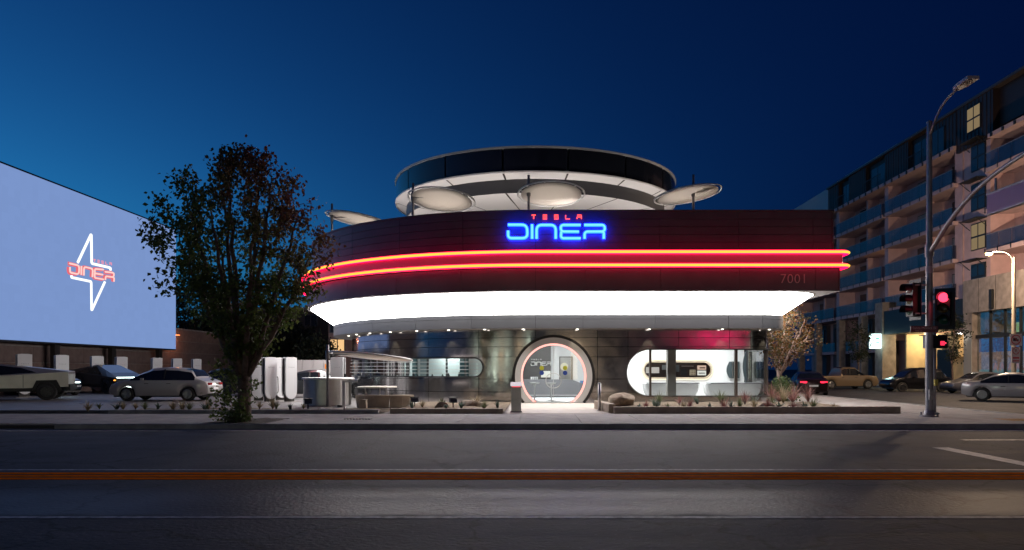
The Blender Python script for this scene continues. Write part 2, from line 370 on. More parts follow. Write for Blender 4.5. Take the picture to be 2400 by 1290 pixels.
# parking lot, forecourt, planting beds
lot = tag(MB().box(-80, -7.0, 27.2, 120, -0.05, 0.1).build('parking_lot', mat('lot', (0.16, 0.15, 0.15), 0.55, noise=0.3, nscale=1.2, bump=0.3, bscale=70, rvar=0.15)), kind='structure')
fc = tag(MB().box(-7.0, 12.9, 24.4, 60, -0.05, 0.13).build('forecourt', M['concrete']), kind='structure')
M['entry'] = mat('entry', (0.48, 0.43, 0.38), 0.7, noise=0.15, nscale=3)
tag(MB().box(-0.85, 2.55, 24.42, 32.6, 0.131, 0.147).build('entry_path', M['entry']), kind='structure')
def bed(x0, x1, y0, y1, name='planting_bed', h=0.2):
    m = MB(); nx = max(4, int((x1-x0)/0.35)); ny = max(3, int((y1-y0)/0.35)); rnd = random.Random(int(x0*10))
    zz = [[h+rnd.uniform(-.025, .035) for _ in range(ny+1)] for _ in range(nx+1)]
    for a in range(nx):
        for b in range(ny):
            X = lambda q: x0+(x1-x0)*q/nx; Yy = lambda q: y0+(y1-y0)*q/ny
            m.quad((X(a), Yy(b), zz[a][b]), (X(a+1), Yy(b), zz[a+1][b]), (X(a+1), Yy(b+1), zz[a+1][b+1]), (X(a), Yy(b+1), zz[a][b+1]))
    return tag(m.build(name, M['mulch']), kind='structure')
bed(2.75, 11.9, 24.55, 31.9); bed(-5.0, -1.05, 24.55, 31.6); bed(-14.5, -5.2, 24.5, 27.1, h=0.17)
def low_wall(label, pts, h=0.34, t=0.24, m='concrete_tan'):
    "low planter wall following a polyline"
    r = empty('planter_wall', (pts[0][0], pts[0][1], SW), 0, label, 'planter wall')
    p0 = Vector((*pts[0], 0))
    for a, b in zip(pts[:-1], pts[1:]):
        a = Vector((*a, 0))-p0; b = Vector((*b, 0))-p0; d = (b-a); L = d.length; n = max(1, round(L/2.4)); ang = math.atan2(d.y, d.x)
        me = MB().prism([(0.004, -t/2, -0.02), (0.004, -t/2, h-.02), (0.004, -t/2+.02, h), (0.004, t/2-.02, h), (0.004, t/2, h-.02), (0.004, t/2, -0.02)], (L/n-0.008, 0, 0)).mesh('wall_block', M[m])
        for k in range(n): obj('wall_block', me, r, a+d*(k/n), (0, 0, ang))
    return r
low_wall('long low tan planter wall right of the entrance path', [(2.65, 24.55), (8.5, 24.55), (12.4, 24.75)], h=0.22)
low_wall('short tan planter wall end slanting back beside the entrance path', [(2.62, 24.75), (2.35, 27.6)], h=0.3)
low_wall('low tan planter wall left of the entrance path', [(-4.9, 24.55), (-1.1, 24.55)], h=0.16)
low_wall('low grey planter wall along the car park', [(-14.4, 24.55), (-5.3, 24.55)], h=0.12, m='concrete_dark')

# ================================================================== DINER
CX, CY = 0.0, 42.6
class Path:
    "plan outline: side wall - rounded right corner - straight front - arc round the left end"
    def __init__(s, R, Xr, rc): s.R, s.Xr, s.rc = R, Xr, rc; s.front = CY-R; s.sc = Xr-rc; s.se = s.sc+rc*PI/2
    def p(s, t, off=0.0):
        if t < 0:
            a = -t/s.R; n = (-math.sin(a), -math.cos(a)); b = (CX+s.R*n[0], CY+s.R*n[1])
        elif t <= s.sc: n = (0, -1); b = (t, s.front)
        elif t <= s.se:
            a = (t-s.sc)/s.rc; n = (math.sin(a), -math.cos(a)); b = (s.sc+s.rc*n[0], s.front+s.rc+s.rc*n[1])
        else: n = (1, 0); b = (s.Xr, s.front+s.rc+(t-s.se))
        return (b[0]+n[0]*off, b[1]+n[1]*off)
    def arc(s, th): return -s.R*th
    def samples(s, th=3.4, side=8.0, na=64):
        out = [-s.R*th*(1-k/na) for k in range(na)]
        out += [s.sc*k/6 for k in range(7)]
        out += [s.sc+(s.se-s.sc)*k/8 for k in range(1, 9)]
        out += [s.se+side*k/4 for k in range(1, 5)]
        return out
def loft(pa, za, pb, zb, name, m, parent, off=(0, 0), smooth=True, **kw):
    A = [(*pa.p(t, off[0]), za) for t in pa.samples(**kw)]; B = [(*pb.p(t, off[1]), zb) for t in pb.samples(**kw)]
    mb = MB(); n = len(A); mb.v = A+B; mb.f = [(i, i+1, n+i+1, n+i) for i in range(n-1)]
    return mb.build(name, m, parent, 'auto' if smooth else False)
def sweep(path, prof, name, m, parent, th=3.4, side=8.0, t0=None, t1=None):
    "profile of (offset, z) swept along a path, closed section"
    T = path.samples(th, side)
    if t0 is not None: T = [t0]+[t for t in T if t0 < t < t1]+[t1]
    mb = MB(); L = len(prof)
    for t in T: mb.v += [(*path.p(t, o), z) for o, z in prof]
    for i in range(len(T)-1):
        for j in range(L): mb.f.append((i*L+j, i*L+(j+1) % L, (i+1)*L+(j+1) % L, (i+1)*L+j))
    mb.f.append(tuple(range(L))); mb.f.append(tuple((len(T)-1)*L+j for j in range(L)))
    return mb.build(name, m, parent, 'auto')
def pathtube(path, off, z, r, name, m, parent, th=3.4, side=8.0):
    return MB().tube([(*path.p(t, off), z) for t in path.samples(th, side, 96)], r, 8).build(name, m, parent, True)
def panel(path, t0, t1, z0, z1, out, inn, m, parent, name='panel', step=0.35, openings=(), gap=0.008):
    "thin cladding panel on a path; openings are (a, b, lo(t), hi(t)); returns the list of pieces"
    t0 += gap; t1 -= gap; z0 += gap; z1 -= gap
    ops = [o for o in openings if o[0] < t1 and o[1] > t0]
    T = [t0+(t1-t0)*k/max(1, math.ceil((t1-t0)/step)) for k in range(max(1, math.ceil((t1-t0)/step))+1)]
    for o in ops:
        for e in (o[0]-0.0002, o[0]+0.0001, o[1]-0.0001, o[1]+0.0002):
            if t0 < e < t1: T.append(e)
        for (c, r) in o[4]:
            T += [c+r*math.cos(PI*k/24) for k in range(25) if t0 < c+r*math.cos(PI*k/24) < t1]
    T = sorted(set(round(t, 5) for t in T)); res = []
    for part in ((0,) if not ops else (0, 1)):
        runs = []; cur = []
        for t in T:
            lo, hi = z0, z1
            ins = [o for o in ops if o[0]-1e-6 <= t <= o[1]+1e-6]
            for o in ins:
                if part == 0: lo = max(lo, o[3](t))
                else: hi = min(hi, o[2](t))
            if part == 1 and not ins: hi = lo      # outside the openings the full height belongs to part 0
            if hi-lo > 0.004: cur.append((t, lo, hi))
            else:
                if len(cur) > 1: runs.append(cur)
                cur = []
        if len(cur) > 1: runs.append(cur)
        for c in runs:
            mb = MB()
            for t, lo, hi in c:
                a = path.p(t, out); b = path.p(t, inn)
                mb.v += [(*a, lo), (*a, hi), (*b, hi), (*b, lo)]
            for i in range(len(c)-1):
                for j in range(4): mb.f.append((4*i+j, 4*i+(j+1) % 4, 4*i+4+(j+1) % 4, 4*i+4+j))
            mb.f.append((0, 1, 2, 3)); q = 4*(len(c)-1); mb.f.append((q, q+1, q+2, q+3))
            res.append(mb.build(name, m, parent, 'auto'))
    return res

diner = empty('diner_building', (0, 0, 0), 0, 'round-ended two-storey metal diner with red neon bands and glowing white cove', 'restaurant')
P_wall = Path(10.45, 10.7, 1.2); P_bandf = Path(11.42, 11.0, 1.25); P_cove = Path(12.62, 12.1, 1.9); P_low = Path(12.79, 12.57, 0.12); P_up = Path(12.55, 12.4, 0.12); P_belt = Path(12.87, 12.6, 0.12)
# --- upper volume
core = sweep(P_up, [(-0.06, 4.86), (-0.06, 8.18), (-0.35, 8.18), (-0.35, 4.86)], 'upper_wall', M['facade_back'], diner)
sweep(P_up, [(0.03, 8.17), (0.03, 8.24), (-0.4, 8.24), (-0.4, 8.17)], 'parapet_cap', mat('cap', (0.12, 0.11, 0.12), 0.5, 0.6), diner)
vj_th = [0.0, 0.245, 0.49, 0.735, 0.98, 1.225, 1.47, 1.715, 1.96, 2.2]
def cols(P):
    c = [(-P.R*b, -P.R*a) for a, b in zip(vj_th[:-1], vj_th[1:])]
    xs = [0.0, 2.0, 5.2, 8.45, P.sc]
    xs = [0.0, 2.05, 5.15, 8.4, 11.5, P.sc]
    return c + list(zip(xs[:-1], xs[1:])) + [(P.se, P.se+3.0)]
zr = [6.49, 6.9, 7.22, 7.54, 7.86, 8.17]
for (a, b) in cols(P_up):
    for z0, z1 in zip(zr[:-1], zr[1:]): panel(P_up, a, b, z0, z1, 0.0, -0.05, M['facade'], core)
lowc = sweep(P_low, [(-0.06, 4.87), (-0.06, 5.79), (-0.3, 5.79), (-0.3, 4.87)], 'lower_wall', M['facade_back'], diner)
for (a, b) in cols(P_low): panel(P_low, a, b, 4.86, 5.79, 0.0, -0.05, M['facade'], lowc)
# --- neon belt
belt = sweep(P_belt, [(0.0, 5.8), (0.03, 5.82), (0.03, 6.46), (0.0, 6.48), (-0.45, 6.48), (-0.45, 5.8)], 'neon_belt', mat('belt', (0.24, 0.2, 0.25), 0.4, 0.3), diner)
for z in (6.41, 5.87):
    nt_ = pathtube(P_belt, 0.2, z, 0.085, 'neon_tube', M['neon_red'], belt)
    pathtube(P_belt, 0.268, z, 0.05, 'tube_core', M['neon_core'], nt_)
    for t in [-P_belt.R*q*0.1225 for q in range(1, 18)]+[0, 1.5, 3, 4.5, 6, 7.5, 9, 10.5, 12]:
        a_ = P_belt.p(t, 0.02); b_ = P_belt.p(t, 0.2)
        MB().tube([(*a_, z), (*b_, z)], 0.02, 5).build('tube_bracket', M['dark_metal'], belt)
# --- soffit and light cove
loft(P_cove, 4.852, P_low, 4.856, 'soffit', mat('soffit', (0.4, 0.38, 0.37), 0.6), diner, off=(-0.02, -0.002))
loft(P_bandf, 3.99, P_cove, 4.85, 'light_cove', M['cove'], diner, off=(-0.08, 0))
sweep(P_cove, [(0.0, 4.83), (0.05, 4.83), (0.05, 4.853), (0.0, 4.853)], 'cove_trim', M['band'], diner)
# --- band over the ground floor
bandc = sweep(P_bandf, [(-0.05, 3.40), (-0.05, 3.98), (-1.4, 3.98), (-1.4, 3.40)], 'canopy_band', M['facade_back'], diner)
def bcols(P):
    c = [(-P.R*b, -P.R*a) for a, b in zip(vj_th[:-1], vj_th[1:])]
    xs = [0.0, 2.05, 5.15, 8.3, P.sc]
    return c + list(zip(xs[:-1], xs[1:])) + [(P.sc, P.se), (P.se, P.se+4.0)]
for (a, b) in bcols(P_bandf):
    panel(P_bandf, a, b, 3.39, 3.80, 0.0, -0.045, M['band'], bandc, gap=0.008)
    panel(P_bandf, a, b, 3.80, 3.99, 0.0, -0.045, M['band'], bandc, gap=0.008)
loft(P_bandf, 3.395, P_wall, 3.398, 'underside', mat('underside', (0.3, 0.29, 0.28), 0.6), diner, off=(-0.03, -0.1))

# --- ground-floor wall with openings
def pill(t0, t1, zl, zh, left=True, right=True):
    r = (zh-zl)/2; c = (zl+zh)/2; cl, cr = t0+r, t1-r
    def h(t):
        if left and t < cl: return math.sqrt(max(0, r*r-(cl-t)**2))
        if right and t > cr: return math.sqrt(max(0, r*r-(t-cr)**2))
        return r
    ends = ([(cl, r)] if left else [])+([(cr, r)] if right else [])
    return (t0, t1, lambda t: c-h(t), lambda t: c+h(t), ends)
w1 = pill(-P_wall.R*1.75, -2.32, 1.26, 2.17, left=False, right=True)
w2 = pill(4.0, P_wall.se+2.6, 0.42, 2.54, left=True, right=False)
DX, DZ, DR = 0.80, 1.33, 1.70
door_o = (DX-DR, DX+DR, lambda t: DZ-math.sqrt(max(0, DR*DR-(t-DX)**2)), lambda t: DZ+math.sqrt(max(0, DR*DR-(t-DX)**2)), [(DX, DR)])
OPS = (w1, w2, door_o)
gw = empty('ground_wall', (0, 0, 0)); gw.parent = diner
backs = panel(P_wall, -P_wall.R*3.3, P_wall.se+4.6, 0.1, 3.42, -0.05, -0.12, M['facade_back'], gw, 'wall_backing', openings=OPS)
zrow = [0.13, 0.62, 1.2, 2.18, 2.63, 3.03, 3.41]
tj = [-P_wall.R*q for q in (2.2, 1.96, 1.715, 1.47, 1.225, 0.98, 0.735, 0.49, 0.245)]+[0.0, 2.75, 4.1, 6.35, 8.6, P_wall.sc+0.05, P_wall.se, P_wall.se+3]
for a, b in zip(tj[:-1], tj[1:]):
    for z0, z1 in zip(zrow[:-1], zrow[1:]): panel(P_wall, a, b, z0, z1, 0.0, -0.045, M['steel'], gw, 'steel_panel', openings=OPS, step=0.2, gap=0.009)

def outline(path, o, n=20, off=0.0):
    "closed outline of an opening as (t, z)"
    t0, t1, lo, hi, ends = o; T = [t0+(t1-t0)*k/200 for k in range(201)]
    for (c, r) in ends: T += [c+r*math.cos(PI*k/n) for k in range(n+1)]
    T = sorted(set(round(t, 5) for t in T if t0 <= t <= t1))
    return [(t, hi(t)) for t in T]+[(t, lo(t)) for t in reversed(T) if hi(t)-lo(t) > 0.01]
def frame(path, o, name, m, parent, w=0.06, d0=0.05, d1=-0.15):
    P2 = outline(path, o); n = len(P2); mb = MB(); ctr = ((o[0]+o[1])/2, None)
    pts = []
    for k in range(n):
        (ta, za), (tb, zb) = P2[k-1], P2[(k+1) % n]; dx, dz = tb-ta, zb-za; L = math.hypot(dx, dz) or 1
        nx, nz = dz/L, -dx/L                  # inward for clockwise order
        t, z = P2[k]; pts.append(((t, z), (t+nx*w, z+nz*w)))
    for (a, b) in pts:
        for (t, z), d in ((a, d0), (b, d0), (b, d1), (a, d1)): mb.v.append((*path.p(t, d), z))
    for k in range(n):
        q = (k+1) % n
        for j in range(4): mb.f.append((4*k+j, 4*k+(j+1) % 4, 4*q+(j+1) % 4, 4*q+j))
    return mb.build(name, m, parent, 'auto')
def pane(path, o, t0, t1, off, m, parent, name='pane', inset=0.03):
    T = sorted(set([t0+(t1-t0)*k/12 for k in range(13)]+[c+r*math.cos(PI*k/16) for (c, r) in o[4] for k in range(17) if t0 < c+r*math.cos(PI*k/16) < t1]))
    mb = MB(); c = []
    for t in T:
        lo, hi = o[2](t)+inset, o[3](t)-inset
        if hi > lo: c.append((t, lo, hi))
    for t, lo, hi in c: mb.v += [(*path.p(t, off), lo), (*path.p(t, off), hi)]
    mb.f = [(2*i, 2*i+1, 2*i+3, 2*i+2) for i in range(len(c)-1)]
    return mb.build(name, m, parent, True)
# long slot window on the curve
M['frame_dark'] = mat('frame_dark', (0.1, 0.1, 0.1), 0.35, 0.8)
sw_w = frame(P_wall, w1, 'slot_window', M['frame_dark'], diner)
mul = [-P_wall.R*q for q in (1.75, 1.5, 1.3, 1.06, 0.9, 0.74, 0.62, 0.5, 0.4, 0.31)]+[w1[1]]
for a, b in zip(mul[:-1], mul[1:]): pane(P_wall, w1, a, b, -0.06, M['glass'], sw_w)
for t in mul[1:-1]: sweep(P_wall, [(-0.02, 1.28), (-0.02, 2.15), (-0.12, 2.15), (-0.12, 1.28)], 'mullion', M['frame_dark'], sw_w, t0=t-0.025, t1=t+0.025)
for z in (1.46, 1.62, 1.78, 1.96): pathrail = sweep(P_wall, [(0.03, z-0.014), (0.10, z-0.014), (0.10, z+0.014), (0.03, z+0.014)], 'rail', mat('rail', (0.75, 0.74, 0.72), 0.35, 0.5), sw_w, t0=-P_wall.R*1.75, t1=w1[1]-0.16)
sweep(P_wall, [(-0.03, 1.25), (0.09, 1.25), (0.09, 2.18), (-0.03, 2.18)], 'pier', M['band'], sw_w, t0=-P_wall.R*0.985, t1=-P_wall.R*0.955)
# large window round the right corner
big = frame(P_wall, w2, 'corner_window', M['frame_dark'], diner, w=0.05)
muls = [w2[0], GX(1524, 32.2), GX(1725, 32.2), P_wall.sc+1.05, w2[1]]
for a, b in zip(muls[:-1], muls[1:]): pane(P_wall, w2, a, b, -0.06, M['glass'], big)
for t, wd_ in ((muls[1], 0.045), (muls[2], 0.06), (muls[3], 0.05)):
    sweep(P_wall, [(0.01, 0.44), (0.01, 2.52), (-0.16, 2.52), (-0.16, 0.44)], 'mullion', mat('mullion', (0.1, 0.08, 0.07), 0.4, 0.5), big, t0=t-wd_, t1=t+wd_)
MB().box(GX(1563, 33), GX(1582, 33), 32.75, 33.15, 0.16, 3.3).build('column', mat('column', (0.22, 0.21, 0.2), 0.6), diner)
# round entrance
YW = P_wall.front
ent = empty('round_entrance', (DX, YW, DZ)); ent.parent = diner
def circ_arc(r, cut, n=72):
    "angles of a circle above a floor cut at height -cut below its centre"
    a = math.asin(min(1, cut/r)); return [-a+(PI+2*a)*k/n for k in range(n+1)]
def ring(name, r0, r1, y0, y1, m, cut=1.17):
    mb = MB(); A = circ_arc((r0+r1)/2, cut)
    for a in A: mb.v += [(r*math.cos(a), y, r*math.sin(a)) for r, y in ((r0, y0), (r1, y0), (r1, y1), (r0, y1))]
    for k in range(len(A)-1):
        for j in range(4): mb.f.append((4*k+j, 4*k+(j+1) % 4, 4*k+4+(j+1) % 4, 4*k+4+j))
    mb.f.append((0, 1, 2, 3)); q = 4*(len(A)-1); mb.f.append((q, q+1, q+2, q+3))
    return mb.build(name, m, ent, 'auto')
ring('outer_rim', 1.70, 1.82, -0.22, 0.1, mat('rim_dark', (0.035, 0.033, 0.033), 0.4, 0.5))
ring('portal_ring', 1.44, 1.70, -0.26, 0.1, mat('portal', (0.6, 0.58, 0.56), 0.45, 0.3))
ring('inner_ring', 1.36, 1.44, 0.03, 0.14, M['band'])
for r, y in ((1.425, -0.12), (1.385, 0.0)):
    MB().tube([(r*math.cos(a), y, r*math.sin(a)) for a in circ_arc(r, 1.15)], 0.02, 6).build('led_strip', M['led_pink'], ent, True)
for sgn in (-1, 1):
    mb = MB(); pts = [(0, 0.1, -1.17)]
    A = [PI/2-sgn*(PI/2+math.asin(1.15/1.36))*k/24 for k in range(25)]
    mb.poly([(sgn*0.006, 0.1, -1.17)]+[(sgn*0.006, 0.1, 1.36)]+[(1.36*math.cos(a), 0.1, 1.36*math.sin(a)) for a in A[1:]])
    leaf = mb.build('glass_door', M['glass'], ent)
    hp = [(sgn*0.012+0.33*math.cos(a)*1.0, 0.04, -0.2+0.33*math.sin(a)) for a in [(PI/2-sgn*PI*k/20) for k in range(21)]]
    MB().tube(hp, 0.018, 6).build('handle', M['steel_trim'], leaf, True)
    for z, c in ((0.36, (0.5, 0.5, 0.02)), (0.14, (0.02, 0.06, 0.3))):
        MB().poly([(sgn*0.52+0.1*math.cos(2*PI*k/20), 0.09, z+0.1*math.sin(2*PI*k/20)) for k in range(20)]).build('sticker', mat('sticker%.2f' % z, c, 0.5), leaf)
MB().box(-0.008, 0.008, 0.08, 0.12, -1.17, 1.36).build('door_edge', M['steel_trim'], ent)
MB().box(-1.3, 1.3, -0.24, 0.4, -1.18, -1.155).build('threshold', M['steel_dull'], ent)
# downlights under the canopy band
dl_me = MB().lathe([(0.0, 0.0), (0.05, 0.0), (0.06, 0.02), (0.06, 0.03)], 12).mesh('downlight', M['bulb'])
dl_t = [GX(q, 31.9) for q in (1353, 1521, 1692)]+[-P_bandf.R*GX_ for GX_ in (0.05, 0.21, 0.37, 0.53, 0.69, 0.85, 1.0, 1.15)]+[10.2]
for t in dl_t:
    tt = t if t > 0 else t*P_wall.R/P_bandf.R
    xy = P_wall.p(tt, 0.33); obj('downlight', dl_me, diner, (*xy, 3.375))
    tgt = P_wall.p(tt, 0.13)
    lamp('downlight_lamp', 'SPOT', (*xy, 3.36), 70, (1, 0.86, 0.6), diner, 0.02, aim((*xy, 3.36), (*tgt, 2.0)), 62, 0.5)

# --- roof deck and saucer canopy
dk = [(*P_up.p(t, -0.3), 7.1) for t in P_up.samples(3.14, 12)]
MB().poly(dk).build('roof_deck', mat('deck', (0.4, 0.38, 0.36), 0.8), diner)
sau = empty('saucer_canopy', (CX, CY, 0)); sau.parent = diner
M['saucer_white'] = mat('saucer_white', (0.7, 0.69, 0.68), 0.55)
NS = 16
for k in range(NS):
    a0 = 2*PI*k/NS+0.006-PI/NS; a1 = 2*PI*(k+1)/NS-0.006-PI/NS
    if k == 0:
        gm = MB().lathe([(7.95, 11.06), (8.04, 11.08), (8.05, 12.18), (7.98, 12.18), (7.95, 11.06)], 8, a0=a0, a1=a1).mesh('glass_panel', mat('saucer_glass', (0.012, 0.014, 0.02), 0.12, 0.0, coat=0.3), 'auto')
        s1 = MB().lathe([(8.0, 11.04), (7.45, 10.85)], 8, a0=a0, a1=a1).mesh('soffit_panel', M['saucer_white'], True)
        s2 = MB().lathe([(7.4, 10.2), (3.0, 10.02)], 8, a0=a0, a1=a1).mesh('soffit_panel', M['saucer_white'], True)
    for nm, me in (('glass_panel', gm), ('soffit_panel', s1), ('soffit_panel', s2)): obj(nm, me, sau, (0, 0, 0), (0, 0, 2*PI*k/NS))
MB().lathe([(7.46, 10.86), (7.46, 10.2), (7.3, 10.2)], 96).build('recess_band', mat('recess', (0.05, 0.05, 0.055), 0.5), sau, 'auto')
MB().lathe([(8.02, 11.0), (8.09, 11.02), (8.09, 11.09), (8.02, 11.09)], 96).build('lower_rim', M['saucer_white'], sau, 'auto')
MB().lathe([(7.9, 12.17), (8.1, 12.18), (8.12, 12.27), (8.0, 12.3), (0.0, 12.35)], 96).build('coping', mat('coping', (0.3, 0.3, 0.31), 0.5, 0.3), sau, 'auto')
MB().lathe([(7.94, 11.055), (7.4, 10.87), (7.4, 10.215), (3.0, 10.04), (3.0, 7.1)], 64).build('saucer_core', M['dark_metal'], sau, 'auto')
for a in (200, 228, 256, 284, 312, 340):
    p = (CX+9.3*math.cos(R_(a)), CY+9.3*math.sin(R_(a)), 7.2)
    MB().lathe([(0.0, 0.12), (0.1, 0.12), (0.12, 0.0)], 12).build('deck_uplight', M['dark_metal'], diner, loc=p)
    q = (p[0], p[1], 7.4)
    lamp('deck_uplight_lamp', 'SPOT', q, 290, (1, 0.9, 0.85), diner, 0.08, aim(q, (CX+6.0*math.cos(R_(a)), CY+6*math.sin(R_(a)), 10.5)), 125, 0.6)

# --- neon sign, strokes traced from the letters
def S(u, v, Yp): return Vector(W(1100+u/3.793, 460+v/3.793, Yp))
D_STROKES = {
 'letter_d': [[(342,256),(512,256),(518,375),(345,375),(345,308)]],
 'letter_i': [[(558,252),(558,380)]],
 'letter_n': [[(598,380),(598,258),(768,258),(768,380)]],
 'letter_e': [[(990,258),(812,258),(814,316),(975,317)], [(818,317),(812,376),(990,376)]],
 'letter_r': [[(1020,258),(1203,258),(1203,316),(1024,317),(1024,380)], [(1172,317),(1195,322),(1195,380)]]}
def rnd_strokes(strokes, r, Yp):
    return [fillet([S(u, v, Yp) for u, v in st], r, 6) for st in strokes]
sign = empty('neon_sign', W(1303, 545, 29.98)); sign.parent = diner; sp0 = sign.location.copy()
for nm, st in D_STROKES.items():
    mb = MB()
    cb_ = MB()
    for pts in rnd_strokes(st, 0.22, 29.86): mb.tube([p-sp0 for p in pts], 0.068, 8); cb_.tube([p-sp0+Vector((0, -.045, 0)) for p in pts], 0.04, 6)
    lt_ = mb.build(nm, M['neon_blue'], sign, True); cb_.build('tube_core', M['neon_cyan'], lt_, True)
def tesla(x0, x1, y0, y1):
    w, h = x1-x0, y1-y0; X = lambda a: x0+w*a; Yv = lambda b: y0+h*b
    return X, Yv
SMALL = {'letter_t': [[(0,0),(1,0)],[(.5,0.0),(.5,1)]], 'letter_e': [[(0,0),(1,0)],[(0,.5),(1,.5)],[(0,1),(1,1)]],
         'letter_s': [[(1,0),(0,0),(0,.5),(1,.5),(1,1),(0,1)]], 'letter_l': [[(0,0),(0,1),(1,1)]], 'letter_a': [[(0,0),(1,0),(1,1)],[(0,1),(0,.5),(1,.5)]]}
for nm, cx_ in zip(('letter_t', 'letter_e', 'letter_s', 'letter_l', 'letter_a'), (572, 672, 773, 875, 977)):
    mb = MB()
    for st in SMALL[nm]:
        mb.tube([S(cx_-19+38*a, 169+34*b, 29.9)-sp0 for a, b in st], 0.02, 6)
    mb.build(nm, M['neon_red_small'], sign, True)
nums = text_mesh('house_number', '7001', 0.55, mat('number', (0.5, 0.46, 0.47), 0.4, 0.7), 0.01, 1.05, weight=-0.008)
p = W(1860, 655, CY-12.79); obj('house_number', nums, diner, (p.x, p.y-0.02, p.z), (PI/2, 0, 0))
# ================================================================== DINER INTERIOR
fl = MB().poly([(*P_wall.p(t, -0.16), 0.149) for t in P_wall.samples(3.14, 9)]).build('interior_floor', mat('int_floor', (0.72, 0.71, 0.7), 0.35), diner)
MB().poly([(*P_wall.p(t, -0.13), 3.36) for t in P_wall.samples(3.14, 9)]).build('interior_ceiling', M['white'], diner)
class Flat:
    def __init__(s, y): s.y = y; s.sc = 100; s.se = 100
    def p(s, t, off=0): return (t, s.y-off)
BW = Flat(36.5)
M['room_white'] = mat('room_white', (0.84, 0.84, 0.85), 0.55)
slot = pill(GX(1508, 36.5), GX(1668, 36.5), 1.18, 2.02)
rw = empty('room_wall', (0, 0, 0)); rw.parent = diner
panel(BW, 3.0, 10.5, 0.15, 3.36, 0.0, -0.12, M['room_white'], rw, 'white_wall', openings=(slot,), gap=0)
MB().box(2.85, 3.0, 32.5, 37.4, 0.15, 3.36).build('partition', M['room_white'], rw)
MB().box(-2.2, 2.85, 37.4, 37.5, 0.15, 3.36).build('lobby_wall', M['room_white'], rw)
fr = frame(BW, slot, 'hatch_frame', mat('hatch', (0.75, 0.62, 0.45), 0.35, 0.4), rw, w=0.045, d0=0.05, d1=-0.12)
MB().tube([(t, 36.44, z) for t, z in outline(BW, pill(slot[0]-.06, slot[1]+.06, 1.12, 2.08))], 0.022, 6, closed=True).build('hatch_light', emis('hatch_l', (1, .8, .55), 1.6), fr, True)
MB().box(4.6, 9.6, 38.2, 38.3, 0.8, 2.6).build('kitchen_back', mat('kitchen', (0.05, 0.03, 0.025), 0.5), rw)
MB().box(4.6, 9.6, 36.7, 38.2, 0.8, 0.85).build('kitchen_sill', M['steel_dull'], rw)
def kp(x0, x1, y0, y1, m, Y=38.1):
    a = W(x0, y1, Y); b = W(x1, y0, Y); return MB().box(a.x, b.x, Y, Y+0.06, a.z, b.z).build('display_panel', m, rw)
kp(1514, 1545, 861, 875, emis('kd1', (.55, .5, .46), 1.0)); kp(1552, 1562, 856, 867, mat('kd2', (.3, .32, .33), .5)); kp(1596, 1610, 866, 880, mat('kd3', (.03, .03, .035), .4))
kp(1617, 1630, 867, 880, emis('kd4', (.5, .42, .3), .8)); kp(1635, 1655, 857, 867, emis('kd5', (.8, .55, .42), .9)); kp(1635, 1655, 869, 880, emis('kd6', (.9, .88, .8), .9))
kp(1638, 1652, 874, 876, mat('kd7', (.05, .05, .05), .5), 38.05); kp(1640, 1653, 861, 864, mat('kd8', (.25, .12, .08), .5), 38.05); kp(1598, 1626, 858, 859, M['steel_trim']); kp(1582, 1592, 856, 872, mat('kd9', (.12, .14, .15), .4))
for i in range(3):
    for j in range(3): kp(1618.5+i*4, 1621+i*4, 868.5+j*4, 871+j*4, mat('kd10', (.2, .12, .06), .6), 38.05)
# curved dark openings on the right of the room
def arch_open(x0, x1, z0, z1, name):
    pts = [(x0+(x1-x0)*(0.22*(1-math.sin(PI*k/10))), 36.37, z0+(z1-z0)*k/10) for k in range(11)]+[(x1, 36.37, z1), (x1, 36.37, z0)]
    o = MB().prism(pts, (0, 0.08, 0)).build(name, mat('smoke_glass', (0.07, 0.09, 0.1), 0.15), rw)
    for q in (0.45, 0.7): MB().box(x0+(x1-x0)*q-.012, x0+(x1-x0)*q+.012, 36.33, 36.37, z0+.04, z1-.04).build('glazing_bar', M['steel_trim'], o)
arch_open(GX(1703, 36.4), GX(1733, 36.4), GZ(887, 36.4), GZ(848, 36.4), 'room_opening'); arch_open(GX(1741, 36.4), GX(1773, 36.4), GZ(897, 36.4), GZ(822, 36.4), 'room_opening')
# lobby: menu wall, steel door
mw = MB().box(-2.2, GX(1291, 37.2), 37.1, 37.38, 0.15, 3.3).build('menu_wall', mat('menu_wall', (0.09, 0.085, 0.085), 0.5), diner)
lt = mat('lobby_letters', (0.85, 0.84, 0.82), 0.4)
def S2(u, v): # the lobby wordmark: the roof sign's strokes at a smaller size
    return (GX(1244+(u-335)/18.4, 37.05), 37.05, GZ(848.5+(v-250)/14.5, 37.05))
for nm, st in D_STROKES.items():
    mb = MB()
    for s_ in st: mb.tube(fillet([S2(u, v) for u, v in s_], 0.03, 3), 0.018, 6)
    mb.build(nm, lt, mw, True)
for nm, k in zip(('letter_t', 'letter_e', 'letter_s', 'letter_l', 'letter_a'), range(5)):
    mb = MB()
    for st in SMALL[nm]: mb.tube([(GX(1245.5+k*5.2+2.4*a, 37.05), 37.05, GZ(842+2.2*b, 37.05)) for a, b in st], 0.007, 4)
    mb.build(nm, lt, mw)
kp2 = MB().box(GX(1268, 37), GX(1290, 37), 36.98, 37.1, GZ(885, 37), GZ(870, 37)).build('till_screen', emis('till', (.95, .93, .85), 1.0), mw)
sd = MB().box(GX(1311, 37.3), GX(1342, 37.3), 37.3, 37.42, 0.15, GZ(836, 37.3)).build('steel_door', M['dark_metal'], diner)
MB().box(GX(1313, 37.25), GX(1339.5, 37.25), 37.25, 37.3, 0.16, GZ(838, 37.25)).build('door_leaf', M['steel_dull'], sd)
